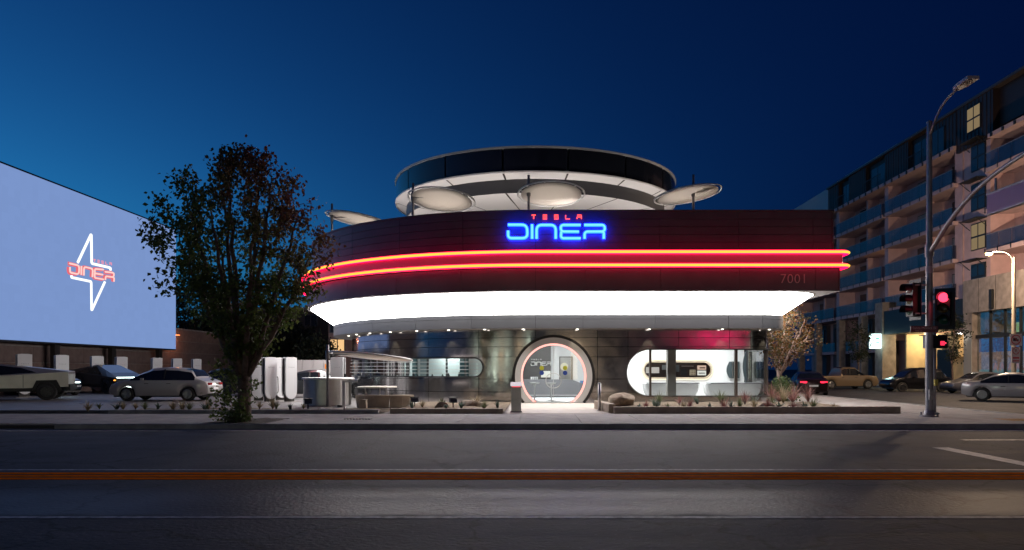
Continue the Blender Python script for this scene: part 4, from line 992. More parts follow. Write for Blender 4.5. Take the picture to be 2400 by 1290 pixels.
# ================================================================== SIGNAL POLE, STREET LAMP, SIGNS
PX, PY = GX(2178, 22.8), 22.8
sp_ = empty('signal_pole', (PX, PY, SW), 0, 'tall galvanised signal pole with curved lamp arm on the corner', 'signal pole')
MB().tube([(0, 0, 0), (0, 0, 9.25)], [.12, .075], 16).build('shaft', M['galv'], sp_, 'auto')
MB().lathe([(.28, 0), (.28, .04), (.18, .06), (.13, .2)], 20).build('base_flange', M['galv'], sp_, 'auto')
for k in range(4):
    a = PI/4+k*PI/2; MB().lathe([(0, .1), (.03, .1), (.03, .0)], 6, (.235*math.cos(a), .235*math.sin(a), .04)).build('anchor_bolt', M['galv'], sp_)
MB().box(-.08, .08, -.165, -.1, .55, .85).build('hand_hole', M['galv'], sp_); MB().lathe([(.112, 4.5), (.112, 4.72)], 16).build('reflective_band', mat('band_r', (.55, .5, .5), .4), sp_, True)
MB().lathe([(.085, 9.2), (.085, 9.27), (0, 9.33)], 16).build('cap', M['galv'], sp_, 'auto')
la = [(0, -.05, 8.85), (0, -.45, 9.35), (0, -.95, 9.65), (0, -1.55, 9.72)]
MB().tube(fillet(la, .5, 5), .04, 8).build('lamp_arm', M['galv'], sp_, True)
lh = MB().prism([(-.1, -1.45, 9.69), (-.17, -1.75, 9.69), (-.17, -2.3, 9.7), (.17, -2.3, 9.7), (.17, -1.75, 9.69), (.1, -1.45, 9.69)], (0, 0, .09)).build('lamp_head', mat('lamp_head', (.5, .45, .45), .4), sp_)
for i in range(4):
    for j in range(5): MB().box(-.12+i*.065, -.08+i*.065, -2.24+j*.09, -2.18+j*.09, 9.68, 9.69).build('led_lens', mat('led_off', (.2, .12, .12), .2), lh)
ma = [(0, -.12, 5.2), (0, -1.2, 6.0), (0, -2.6, 6.62), (0, -4.2, 6.95), (0, -7.5, 7.1)]
MB().tube(fillet(ma, .9, 5), [.075-.03*k/22 for k in range(len(fillet(ma, .9, 5)))], 10).build('mast_arm', M['galv'], sp_, True)
MB().lathe([(.13, 5.02), (.13, 5.4)], 16).build('arm_collar', M['galv'], sp_, True)
hs = empty('hanging_street_sign', (PX, PY-3.9, 6.5), 0, 'long purple-lit street name board hanging under the mast arm', 'sign')
MB().box(-.05, .05, -1.6, .9, -.62, -.12).build('board', mat('hang_board', (.28, .17, .3), .4), hs); MB().box(-.06, .06, -1.64, .94, -.66, -.62).build('board_edge', M['galv'], hs); MB().box(-.06, .06, -1.64, .94, -.12, -.08).build('board_edge', M['galv'], hs)
for y in (-1.2, .6): MB().tube([(0, y, -.1), (0, y, .28)], .035, 6).build('hanger', M['galv'], hs)
def signal(loc, rz, label, lit):
    r = empty('traffic_signal', loc, rz, label, 'traffic light', 'traffic lights on the signal pole')
    MB().box(-.17, .17, -.1, .1, -.52, .52).build('housing', M['black'], r); MB().box(-.28, .28, .1, .115, -.64, .64).build('backplate', M['black'], r)
    MB().box(-.28, .28, .115, .12, -.64, .64).build('backplate_rim', mat('sig_back', (.05, .055, .07), .5), r)
    for k, (c, dim) in enumerate((((1, .03, .06), (.12, .01, .01)), ((1, .5, .02), (.1, .06, .01)), ((.1, 1, .4), (.01, .06, .03)))):
        z = .34-.34*k; on = lit and k == 0
        l_ = MB().lathe([(0, .03), (.09, .02), (.145, 0)], 20).build('lens', emis('sig_red', (1, .04, .09), 3.2) if on else mat('sig_dim%d' % k, dim, .2), r, True, loc=(0, -.105, z)); l_.rotation_euler = (PI/2, 0, 0)
        v = MB().lathe([(.155, 0), (.155, .24)], 16, a0=-.35, a1=PI+.35).build('visor', M['black'], r, True, loc=(0, -.1, z)); v.rotation_euler = (PI/2, 0, 0)
    MB().tube([(0, .12, .4), (0, .3, .42)], .025, 6).build('bracket', M['galv'], r); MB().tube([(0, .12, -.4), (0, .3, -.42)], .025, 6).build('bracket', M['galv'], r)
    if lit: lamp('signal_glow', 'POINT', (0, -.4, .34), 5, (1, .05, .08), r, .06)
    return r
p = W(2213, 724, 22.4); signal((p.x, 22.4, p.z), R_(-40), 'traffic light showing red, on the right of the signal pole', True)
p = W(2138, 703, 22.9); signal((p.x, 22.9, p.z), R_(-82), 'unlit traffic light seen from the side, left of the signal pole', False)
for a, b in (((2187, 690), (2210, 690)), ((2187, 750), (2210, 750)), ((2145, 668), (2170, 668)), ((2145, 735), (2170, 735))):
    A = W(*a, 22.7)-sp_.location; B = W(*b, 22.7)-sp_.location; MB().tube([A, B], .03, 6).build('signal_bracket', M['galv'], sp_)
ns = empty('street_name_sign', W(2166, 772, 22.6), 0, 'dark red street name plate reading Santa Monica beside the signal pole', 'sign')
MB().box(-.43, .43, -.01, .01, -.1, .1).build('plate', mat('name_plate', (.14, .02, .05), .4), ns)
obj('lettering', text_mesh('lettering', 'Santa Monica Bl', .115, mat('name_text', (.62, .5, .52), .5), .002), ns, (0, -.014, .035), (PI/2, 0, 0)); obj('lettering', text_mesh('lettering', '7000 W', .07, MATS['name_text'], .002), ns, (-.18, -.014, -.055), (PI/2, 0, 0))
MB().tube([(.16, .2, 0), (.16, 0, 0)], .02, 6).build('bracket', M['galv'], ns)
pp = GX(2190, 24.0)
pd = empty('pedestrian_signal', (pp, 24.0, SW), 0, 'pedestrian signal on a thin post showing a red hand', 'pedestrian signal')
MB().tube([(0, 0, 0), (0, 0, 2.75)], .058, 12).build('post', M['galv'], pd, True); MB().lathe([(.15, 0), (.15, .05), (.07, .08)], 14).build('base_flange', M['galv'], pd, 'auto')
zc = GZ(802, 24)-SW
for dx, rz, on in ((-.2, -70, False), (.13, 22, True)):
    b_ = MB().box(-.2, .2, -.1, .1, -.21, .21).build('signal_box', M['black'], pd, loc=(dx, -.12, zc), rz=R_(rz))
    MB().box(-.22, .22, -.24, -.1, .2, .225).build('hood', M['black'], b_)
    if on: MB().box(-.12, .06, -.112, -.1, -.12, .02).build('hand_symbol', emis('hand', (1, .03, .08), 1.5), b_); MB().box(.1, .13, -.112, -.1, -.06, -.02).build('hand_symbol', emis('hand2', (1, .05, .1), 3.0), b_)
    else: MB().box(-.19, .19, -.115, -.1, -.2, .2).build('face', mat('ped_face', (.3, .32, .36), .4), b_)
MB().box(-.05, .05, -.12, -.05, .95, 1.15).build('push_button', mat('pushb', (.5, .4, .05), .4), pd)

SLX, SLY = GX(2376, 45.0), 45.0
sl = empty('street_lamp', (SLX, SLY, SW), 0, 'concrete street lamp glowing warm yellow on the far corner', 'street lamp')
zt = GZ(604, SLY)-SW
MB().tube([(0, 0, 0), (0, 0, zt)], [.15, .09], 12).build('post', mat('lamp_post', (.42, .36, .28), .7), sl, 'auto')
dxl = GX(2318, SLY)-SLX; dzl = GZ(594, SLY)-SW
MB().tube(fillet([(0, 0, zt-.1), (-.5, 0, dzl+.12), (dxl+.2, 0, dzl+.12)], .5, 5), .04, 8).build('arm', M['galv'], sl, True)
MB().lathe([(0, .12), (.16, .1), (.22, 0)], 14, (dxl, 0, dzl)).build('lamp_head', M['galv'], sl, 'auto')
MB().lathe([(.2, 0), (.17, -.1), (0, -.16)], 14, (dxl, 0, dzl)).build('globe', emis('globe', (1, .72, .3), 30.0), sl, True)
lamp('street_lamp_light', 'POINT', (dxl, 0, dzl-.35), 3600, (1, .72, .48), sl, .2)
def road_sign(z, kind):
    r = empty('road_sign', (SLX, SLY-.2, SW+z), 0, {'truck': 'square no-trucks sign on the street lamp post', 'park': 'small red and white parking sign under the no-trucks sign', 'low': 'lowest small red and white sign on the street lamp post'}[kind], 'sign')
    sgw = mat('sign_white', (.6, .52, .52), .5); red = mat('sign_red', (.5, .03, .05), .5); w_ = .36 if kind == 'truck' else .26; hh = .36 if kind == 'truck' else .26
    MB().box(-w_, w_, -.01, .01, -hh, hh).build('plate', sgw, r)
    if kind == 'low': MB().box(-.2, .2, -.016, -.01, .02, .12).build('print', red, r); MB().box(-.2, .2, -.016, -.01, -.15, -.08).build('print', red, r); return
    R0 = w_*.85; MB().lathe([(R0, 0), (R0*.82, 0)], 28).build('ring', red, r, loc=(0, -.016, 0)).rotation_euler = (PI/2, 0, 0)
    MB().prism([(-R0*.62, -.018, R0*.55), (-R0*.55, -.018, R0*.62), (R0*.62, -.018, -R0*.55), (R0*.55, -.018, -R0*.62)], (0, -.003, 0)).build('slash', red, r)
    if kind == 'truck': MB().box(-.18, .05, -.016, -.011, -.08, .1).build('print', M['black'], r); MB().box(.06, .16, -.016, -.011, -.08, .03).build('print', M['black'], r)
    else: obj('print', text_mesh('print', 'P', .26, M['black'], .002), r, (0, -.014, 0), (PI/2, 0, 0))
road_sign(GZ(797, SLY)-SW, 'truck'); road_sign(GZ(823, SLY)-SW, 'park'); road_sign(GZ(842, SLY)-SW, 'low')

# ================================================================== FORECOURT FURNITURE
cc = empty('curved_counter', (GX(765, 30.6), 30.9, .13), 0, 'curved brushed steel counter with pale top beside the charging posts', 'counter')
n = 16
for k in range(5):
    a0, a1 = R_(200+k*28)+.008, R_(228+k*28)-.008
    MB().lathe([(1.02, 0), (1.02, 1.08), (.96, 1.08), (.96, 0)], 6, a0=a0, a1=a1).build('steel_panel', M['steel_dull'], cc, 'auto')
MB().lathe([(0, 1.08), (1.07, 1.08), (1.09, 1.11), (1.07, 1.15), (0, 1.15)], 40).build('top', M['white'], cc, 'auto')
MB().lathe([(.95, 0), (.95, 1.08)], 32).build('core', M['dark_metal'], cc, True)
tb = empty('round_table', (GX(884, 29.4), 29.4, .13), 0, 'round pale table under the ground parasol', 'table')
MB().lathe([(0, .76), (.78, .76), (.8, .78), (.78, .81), (0, .81)], 40).build('table_top', M['cream'], tb, 'auto')
for k in range(3):
    a = R_(90+120*k); MB().tube([(.5*math.cos(a), .5*math.sin(a), .76), (.42*math.cos(a), .42*math.sin(a), .1), (.5*math.cos(a), .5*math.sin(a), 0)], .028, 8).build('leg', M['galv'], tb, True)
cb = empty('curved_bench', (GX(905, 29.0), 29.6, .13), 0, 'curved pale concrete bench in front of the slot window', 'bench')
for k in range(5):
    a0, a1 = R_(228+k*18)+.004, R_(246+k*18)-.004
    MB().lathe([(1.55, 0), (1.62, .46), (1.6, .5), (1.15, .5), (1.15, 0)], 6, (0, 0, 0), a0, a1).build('bench_block', M['concrete_tan'], cb, 'auto')
pdl = empty('stone_pedestal', (GX(852, 27.6), 27.6, .1), 0, 'small tapered pale stone pedestal by the curved bench', 'pedestal')
MB().prism([(-.16, -.14, 0), (.14, -.14, 0), (.1, -.1, .36), (-.09, -.1, .36)], (0, .26, 0)).build('block', M['concrete_tan'], pdl); MB().box(-.12, .13, -.12, .16, .36, .39).build('cap', M['concrete_tan'], pdl)
gp = empty('gate_post', (GX(806, 27.2), 27.2, .1), 0, 'slim white post with flat foot near the parasol pole', 'post')
MB().box(-.05, .05, -.05, .05, 0, 1.12).build('post', M['white'], gp); MB().box(-.2, .12, -.12, .12, 0, .06).build('foot', M['white'], gp); MB().box(-.05, .5, -.03, .03, 1.06, 1.12).build('top_rail', M['white'], gp)
hp_ = empty('round_cover', (GX(775, 26.2), 26.3, .16), 0, 'pale round ground cover in the planting bed', 'cover')
MB().lathe([(.42, 0), (.42, .07), (.36, .08), (.34, .05), (0, .05)], 32).build('rim', M['cream'], hp_, 'auto'); MB().box(-.1, .1, -.02, .02, .05, .07).build('lift_handle', M['galv'], hp_)
kk = empty('info_kiosk', (GX(1210, 25.2), 25.2, SW), 0, 'waist-high grey kiosk with sloping top left of the entrance path', 'kiosk')
MB().box(-.17, .17, -.14, .14, 0, .86).build('pedestal', M['steel_dull'], kk); MB().prism([(-.2, -.2, .86), (-.2, -.2, .9), (-.2, .18, 1.04), (-.2, .18, .86)], (.4, 0, 0)).build('sloping_top', M['band'], kk); MB().box(-.2, .2, -.16, .16, -.0, .04).build('foot', M['galv'], kk)
MB().box(-.15, .15, -.206, -.2, .868, .892).build('status_light', emis('kiosk_red', (1, .05, .08), 1.2), kk)
bo = empty('steel_bollard', (GX(1405, 26.0), 26.0, SW), 0, 'shiny steel bollard right of the entrance path', 'bollard')
MB().tube([(0, 0, 0), (0, 0, .98)], .055, 14).build('tube', M['steel_trim'], bo, True); MB().lathe([(.058, .96), (.05, 1.0), (0, 1.01)], 14).build('cap', M['steel_trim'], bo, 'auto'); MB().lathe([(.11, 0), (.11, .02), (.06, .03)], 14).build('flange', M['steel_trim'], bo, 'auto')
for px, Y, l in ((1062, 27.2, 'black box floodlight in the bed left of the round door'), (972, 27.8, 'black box floodlight beside the curved bench'), (722, 26.4, 'black box floodlight low in the bed below the charging posts')):
    r = empty('floodlight', (GX(px, Y), Y, .2), R_(25), l, 'floodlight', 'box floodlights in the beds')
    MB().tube([(0, 0, -.05), (0, 0, .2)], .02, 6).build('spike', M['black'], r)
    MB().prism([(-.13, -.1, .18), (-.13, .1, .2), (-.13, .12, .36), (-.13, -.06, .32)], (.26, 0, 0)).build('housing', mat('flood', (.03, .035, .06), .4), r); MB().box(-.15, .15, -.06, .14, .355, .375).build('hood', M['black'], r)
pb = [(-1.65, 27.0), (4.0, 27.4)]
def boulder(loc, s, label, seed, m='rock'):
    rn = random.Random(seed); bm = bmesh.new(); bmesh.ops.create_icosphere(bm, subdivisions=3, radius=1)
    dirs = [Vector((rn.gauss(0, 1), rn.gauss(0, 1), rn.gauss(0, 1))).normalized() for _ in range(14)]; lim = [rn.uniform(.6, .95) for _ in dirs]
    for v in bm.verts:
        for d, q in zip(dirs, lim):
            k = v.co.dot(d)
            if k > q: v.co -= d*(k-q)*.92
        v.co *= 1+rn.uniform(-.02, .02); v.co = Vector((v.co.x*s[0], v.co.y*s[1], v.co.z*s[2]))
    me = bpy.data.meshes.new('boulder'); bm.to_mesh(me); bm.free(); me.materials.append(mat('rock', (.32, .26, .2), .9, noise=.35, nscale=5, bump=.8, bscale=12))
    return tag(obj('boulder', me, None, loc), label, 'boulder', 'boulders in the beds')
boulder((GX(1458, 28.6), 28.6, .32), (.62, .45, .42), 'large tan boulder between the bollard and the corner window', 3)
boulder((GX(1108, 28.4), 28.4, .26), (.55, .4, .24), 'flat tan boulder in the bed left of the round door', 5)
boulder((GX(1800, 26.3), 26.3, .26), (.42, .3, .22), 'low tan boulder at the right end of the planting bed', 8)
boulder((GX(1868, 26.6), 26.6, .24), (.38, .3, .2), 'smallest tan boulder, last before the street corner', 9)
boulder((GX(1035, 27.3), 27.3, .24), (.3, .22, .2), 'small boulder beside the black floodlight', 11)
# ================================================================== APARTMENT BUILDING ON THE RIGHT
BX = 34.0
ab = empty('apartment_building', (BX, 50, 0), 0, 'long pinkish apartment block with glass balconies and dark top storey', 'apartment building')
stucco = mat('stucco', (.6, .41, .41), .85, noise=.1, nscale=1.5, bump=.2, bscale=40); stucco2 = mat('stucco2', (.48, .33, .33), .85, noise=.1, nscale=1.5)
seam = mat('seam_metal', (.05, .035, .035), .5, .4); blk = M['black']; slabm = mat('slab', (.56, .4, .4), .8, noise=.1, nscale=2)
def B(name, x0, x1, y0, y1, z0, z1, m, par=None): return MB().box(x0-BX, x1-BX, y0-50, y1-50, z0, z1).build(name, m, par or ab)
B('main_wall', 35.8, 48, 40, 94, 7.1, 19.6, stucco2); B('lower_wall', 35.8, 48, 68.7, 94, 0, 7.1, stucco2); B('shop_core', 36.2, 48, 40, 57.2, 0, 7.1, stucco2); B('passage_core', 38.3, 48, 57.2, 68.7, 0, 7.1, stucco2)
fl_z = [7.4, 10.5, 13.55, 16.6]
bays = [(58.6, 69.9), (70.6, 81.2), (81.9, 93.5), (41.0, 54.2)]
for y in (58.1, 69.9, 81.2, 93.5): B('fin_wall', 34.0, 35.8, y, y+.7, 4.4, 19.6, stucco)
strip = B('window_strip', 34.0, 35.8, 54.2, 58.1, 4.4, 19.6, stucco)
lit_m = [emis('lit_warm', (1, .62, .28), .95), emis('lit_soft', (.75, .55, .3), .3), emis('lit_cool', (.35, .45, .5), .22)]
dark_p = mat('pane_dark', (.015, .018, .024), .2); sheer = mat('pane_blind', (.28, .27, .26), .5)
def window(x, y0, y1, z0, z1, pm, par=None, cols_=2, rows_=1, blinds=False):
    "window unit facing -x"
    w_ = B('window', x-.06, x+.05, y0, y1, z0, z1, blk, par); dy = (y1-y0)/cols_; dz = (z1-z0)/rows_
    for i in range(cols_):
        for j in range(rows_): B('pane', x-.075, x-.058, y0+i*dy+.07, y0+(i+1)*dy-.07, z0+j*dz+.07, z0+(j+1)*dz-.07, pm if (i+j) % 2 == 0 or not blinds else sheer, w_)
    return w_
rn = random.Random(4)
lits = {(0, 0): (0, 0), (0, 3): (1, 1), (2, 1): (0, 0), (3, 2): (1, 1), (0, 1): (0, 1), (1, 1): (0, 0), (1, 0): (0, 1), (0, 2): (1, 2), (1, 3): (0, 1)}
for bi, (y0, y1) in enumerate(bays):
    for fi, z in enumerate(fl_z):
        if bi == 3 and fi == 0: continue
        sl_ = B('balcony', 33.6, 35.82, y0-.25 if bi != 3 else y0, y1+.05, z-.32, z, slabm)
        n = round((y1-y0)/1.55); q = (y1-y0)/n
        for k in range(n): B('glass_panel', 33.66, 33.68, y0+k*q+.03, y0+(k+1)*q-.03, z+.05, z+1.12, M['glass_blue'], sl_)
        B('hand_rail', 33.64, 33.70, y0, y1, z+1.12, z+1.16, M['galv'], sl_)
        for k in range(n+1): B('rail_foot', 33.57, 33.6, y0+k*q-.05, y0+k*q+.05, z-.28, z+.1, blk, sl_)
        B('end_rail', 33.7, 35.0, y0-.02, y0, z+.05, z+1.12, M['glass_blue'], sl_)
        on = lits.get((bi, fi))
        for wi, (a, b) in enumerate(((.9, 3.6), (6.2, 9.2))):
            if y0+b > y1: continue
            pm = lit_m[on[1]] if on and on[0] == wi else dark_p
            window(35.78, y0+a, y0+b, z+.04, z+2.35, pm, cols_=2, blinds=bool(on and on[0] == wi))
        B('divider', 34.6, 35.8, y0+4.9, y0+5.2, z, z+2.7, stucco)
for fi, z in enumerate([5.6]+fl_z):
    z = z if fi else 4.9
    if fi == 0: continue
    w_ = window(33.98, 54.7, 56.5, z+.3, z+2.35, lit_m[1] if fi == 2 else dark_p, cols_=2, rows_=2)
    sh_ = B('sunshade', 33.1, 33.95, 54.5, 56.8, z+2.55, z+2.6, blk)
    for y in (54.6, 56.7): MB().tube([(33.2-BX, y-50, z+2.55), (33.95-BX, y-50, z+1.95)], .03, 5).build('brace', blk, sh_)
MB().tube([(33.95-BX, 57.6-50, 4.5), (33.95-BX, 57.6-50, 22)], .05, 8).build('downpipe', stucco2, ab)
# dark top storey with standing seams
ts = B('top_storey', 34.3, 48, 40, 84.0, 19.6, 22.4, seam)
for (y0, y1, xf) in ((58.2, 62.5, 33.9), (66.0, 70.4, 33.9), (74.5, 78.5, 33.9), (81.2, 84.0, 33.9), (53.6, 58.2, 33.8), (40, 46, 33.8)):
    bay = B('clad_bay', xf, 34.3, y0, y1, 19.3 if xf > 33.85 else 18.9, 22.4, seam)
    k = y0+.25
    while k < y1: B('standing_seam', xf-.04, xf, k, k+.03, 19.3 if xf > 33.85 else 18.9, 22.38, seam, bay); k += .48
B('coping', 33.7, 34.6, 40, 84.1, 22.4, 22.6, mat('coping_b', (.06, .05, .05), .5), ts)
B('top_slab', 33.5, 35.8, 58.2, 84.0, 19.25, 19.55, slabm)
for y in [58.6+1.35*k for k in range(19)]: B('rail_foot', 33.42, 33.5, y, y+.14, 19.2, 19.5, blk, ts)
for (a, b) in ((62.6, 65.9), (70.5, 74.4), (78.6, 81.1)):
    window(34.28, a+.3, b-.3, 19.6, 21.9, dark_p, ts, 2)
    rl = B('balcony_rail', 33.5, 33.54, a, b, 20.6, 20.66, blk, ts); k = a
    while k < b: B('baluster', 33.51, 33.53, k, k+.025, 19.55, 20.6, blk, ts); k += .22
window(33.78, 55.0, 56.7, 20.0, 21.9, lit_m[1], ts, 2, 2); window(33.88, 60.0, 61.8, 19.7, 21.8, dark_p, ts, 2)
rr_ = B('top_slab', 33.4, 35.8, 46, 53.6, 18.7, 19.0, slabm)
for k in range(6): B('rail_foot', 33.32, 33.4, 46.5+k*1.3, 46.7+k*1.3, 18.7, 18.95, blk, rr_)
B('stair_block', 34.6, 48, 84.2, 97, 19.6, 23.0, mat('pale_stucco', (.75, .66, .62), .85)); B('stair_parapet', 35.9, 48, 72, 84.1, 22.62, 24.0, MATS['pale_stucco'])
# ground floors
conc = mat('board_concrete', (.3, .25, .22), .85, noise=.25, nscale=2, bump=.3, bscale=25)
pod = B('podium_wall', 33.0, 35.8, 40, 56.0, 5.9, 8.4, conc)
for k in range(8): B('shutter_joint', 32.985, 33.0, 40+2*k, 40.03+2*k, 5.92, 8.38, M['joint'], pod)
B('vent_pipe', 32.8, 33.0, 52.2, 52.5, 6.0, 7.4, blk, pod)
B('end_pier', 33.05, 35.8, 54.9, 56.0, 0, 5.9, conc); B('pier_cladding', 33.0, 33.05, 54.9, 55.9, .1, 4.4, mat('pier_clad', (.42, .4, .36), .6))
B('shop_back', 36.0, 36.1, 40, 54.9, 0, 5.9, mat('shop_dark', (.03, .035, .025), .6))
shop = B('shop_front', 33.3, 33.42, 40, 54.9, 3.95, 4.2, blk)
gre = emis('shop_green', (.6, .75, .2), .55)
for k in range(9):
    y1 = 54.8-k*1.65; y0 = y1-1.65
    B('window_post', 33.28, 33.42, y0-.05, y0+.05, 0, 5.9, blk, shop)
    B('pane', 33.36, 33.375, y0+.06, y1-.06, 4.22, 5.85, M['glass'], shop)
    B('pane', 33.36, 33.375, y0+.06, y1-.06, .35, 3.93, M['glass'], shop)
    if k in (0, 1, 3): B('lit_interior', 35.6, 35.7, y0+.2, y1-.3, 4.25, 5.1, gre, shop)
    # pool mural behind the lower panes, its light put into the colours as emission
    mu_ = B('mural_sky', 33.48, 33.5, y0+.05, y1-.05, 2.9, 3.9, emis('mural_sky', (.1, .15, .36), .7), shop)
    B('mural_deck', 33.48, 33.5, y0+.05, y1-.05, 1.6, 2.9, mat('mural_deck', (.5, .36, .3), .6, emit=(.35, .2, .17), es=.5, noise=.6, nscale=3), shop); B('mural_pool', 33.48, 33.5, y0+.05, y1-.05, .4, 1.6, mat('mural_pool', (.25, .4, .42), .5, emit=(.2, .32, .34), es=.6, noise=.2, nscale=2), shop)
    if k > 0:
        for j in range(2):
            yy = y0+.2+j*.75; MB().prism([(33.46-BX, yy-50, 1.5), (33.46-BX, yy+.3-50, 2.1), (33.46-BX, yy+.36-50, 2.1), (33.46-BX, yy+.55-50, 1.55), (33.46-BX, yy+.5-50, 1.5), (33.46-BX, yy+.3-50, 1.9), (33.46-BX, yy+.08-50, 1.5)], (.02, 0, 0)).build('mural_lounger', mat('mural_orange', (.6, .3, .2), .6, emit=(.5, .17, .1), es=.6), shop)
    B('stall_riser', 33.3, 33.44, y0+.05, y1-.05, 0, .35, blk, shop)
# black fascia and warm passage
B('black_fascia', 33.1, 35.8, 56.0, 68.9, 4.9, 7.1, mat('blk_fascia', (.02, .022, .025), .5))
warm = mat('passage_wall', (.62, .5, .33), .8, noise=.15, nscale=1.2)
B('passage_back', 38.0, 38.2, 57.5, 68.5, 0, 4.9, warm); B('passage_side', 35.0, 38.0, 57.3, 57.5, 0, 4.9, warm); B('passage_side', 35.0, 38, 68.4, 68.6, 0, 4.9, warm); B('passage_box', 36.5, 38, 62.6, 66.5, 2.7, 4.85, mat('passage_box', (.4, .31, .22), .8)); B('passage_vent', 36.42, 36.5, 64.4, 65.0, 3.3, 4.1, blk)
B('passage_floor', 33, 38, 57.5, 68.5, .1, .16, M['concrete'])
MB().tube([(37.0-BX, 61.2-50, 2.2), (37.0-BX, 61.2-50, 4.85)], .12, 8).build('passage_pipe', warm, ab, True)
for y in (60.2, 66.5):
    pl = B('passage_lamp', 35.8, 36.4, y-.3, y+.3, 4.82, 4.88, emis('passage_l', (1, .8, .45), 6.0)); lamp('passage_light', 'POINT', (36.1-BX, y-50, 4.5), 380, (1, .74, .38), ab, .2)
B('main_wall_cut', 35.75, 35.85, 57.0, 57.3, 0, 4.9, conc)
B('gate_column', 33.0, 34.3, 69.0, 70.5, 0, 8.0, conc)
lbx = B('light_box_sign', 32.2, 32.9, 69.0, 70.0, 3.6, 5.0, emis('lbox', (.75, 1, .95), 2.2))
B('sign_mark', 32.4, 32.7, 68.985, 69.0, 4.45, 4.6, mat('lb_mark', (.1, .3, .3), .5), lbx); B('sign_mark', 32.4, 32.7, 68.985, 69.0, 4.1, 4.22, MATS['lb_mark'], lbx); B('sign_cap', 32.2, 32.9, 69, 70, 5.0, 5.06, blk, lbx)
lamp('light_box_light', 'POINT', (32.5-BX, 68.6-50, 4.2), 45, (.45, 1, .9), ab, .3)
dk2 = mat('ground_dark', (.1, .085, .09), .8)
for y0, y1 in ((71.5, 74.5), (76, 79.5), (82.5, 86), (88, 92)):
    B('ground_bay', 35.3, 35.8, y0, y1, 0, 6.9, dk2); window(35.25, y0+.4, y1-.4, 4.2, 6.4, dark_p); b_ = B('terrace_rail', 34.0, 34.05, y0, y1, 3.6, 4.6, M['glass_blue']); B('terrace_slab', 34.0, 35.8, y0, y1, 3.3, 3.6, stucco2)
for y in (71, 75, 80.5, 87, 92.5): B('ground_column', 33.7, 34.4, y, y+.7, 0, 7.1, conc)
wl_ = B('wall_light', 32.9, 33.1, 56.2, 56.6, 4.3, 4.45, emis('wl_w', (1, .95, .85), 6.0)); lamp('wall_light_lamp', 'POINT', (32.8-BX, 56.3-50, 4.1), 25, (1, .9, .75), ab, .1)
mb_ = B('menu_board', 33.0, 33.1, 57.6, 59.6, .2, 3.2, mat('menu_b', (.02, .02, .022), .5)); MB().prism([(-.012+32.99-BX, 58.2-50, 1.1), (-.012+32.99-BX, 58.6-50, 1.3), (-.012+32.99-BX, 58.6-50, 1.15), (-.012+32.99-BX, 59.2-50, 1.15), (-.012+32.99-BX, 59.2-50, 1.05), (-.012+32.99-BX, 58.6-50, 1.05), (-.012+32.99-BX, 58.6-50, .9)], (.006, 0, 0)).build('arrow', M['white'], mb_)
tag(MB().box(31.2, 36, 22, 160, -.05, .14).build('far_pavement', M['concrete_dark']), kind='structure')

# ================================================================== BACKGROUND ON THE LEFT
def block(name, label, px0, px1, Y, pytop, depth, m, rows, cols_, litset=(), roofm=None):
    x0, x1 = GX(px0, Y), GX(px1, Y); zt = GZ(pytop, Y); r = empty(name, (x0, Y, 0), 0, label, 'building'); w_ = x1-x0
    MB().box(0, w_, 0, depth, 0, zt).build('wall', m, r); MB().box(-.15, w_+.15, -.15, depth+.1, zt, zt+.35).build('parapet', roofm or M['concrete_dark'], r)
    dz = (zt-1.0)/rows
    for i in range(cols_):
        for j in range(rows):
            xc = w_*(i+.5)/cols_; zc_ = 1.2+dz*(j+.45); f = MB().box(xc-.75, xc+.75, -.06, .02, zc_-.65, zc_+.65).build('window', M['frame_dark'], r)
            for s in (-1, 1): MB().box(xc+s*.35-.3, xc+s*.35+.3, -.075, -.06, zc_-.57, zc_+.57).build('pane', lit_m[0] if (i, j) in litset else dark_p, f)
            MB().box(xc-.85, xc+.85, -.12, -.06, zc_-.75, zc_-.66).build('sill', m, f)
    return r
block('apartment_block', 'dark three-storey block seen between the street tree and the diner', 590, 812, 82, 728, 14, mat('blk_a', (.09, .08, .075), .85, noise=.15), 3, 4)
block('apartment_block', 'narrow pinkish building strip tucked behind the left side of the diner', 770, 812, 70, 745, 6, mat('blk_b', (.3, .2, .18), .85, noise=.15), 3, 1, {(0, 1)})
block('low_building', 'low dark brown building behind the street tree trunk', 420, 600, 78, 760, 10, mat('blk_c', (.13, .095, .085), .85, noise=.15), 2, 4)
en = empty('equipment_enclosure', (GX(733, 45), 45, LOT), 0, 'pale metal equipment enclosure behind the charging posts', 'enclosure')
for k in range(4): MB().box(-1.3+k*.66, -.66+k*.66, 0, .08, 0, 2.1).build('wall_panel', mat('encl', (.45, .42, .42), .6), en)
MB().box(-1.32, 1.36, .08, 2.0, 0, 2.08).build('body', MATS['encl'], en); MB().box(.75, 1.0, -.012, 0, 1.55, 1.85).build('warning_label', mat('orange_l', (.8, .25, .03), .5), en)
for k, (px, l) in enumerate(((714, 'thin orange safety post behind the charging posts, left one'), (728, 'thin orange safety post behind the charging posts, right one'))):
    r = empty('safety_post', (GX(px, 42.5), 42.5, LOT), 0, l, 'post', 'orange safety posts'); MB().tube([(0, 0, 0), (0, 0, 1.2)], .05, 8).build('tube', MATS['orange_l'], r, True); MB().lathe([(.09, 0), (.09, .04), (.05, .05)], 10).build('foot', M['galv'], r, 'auto')
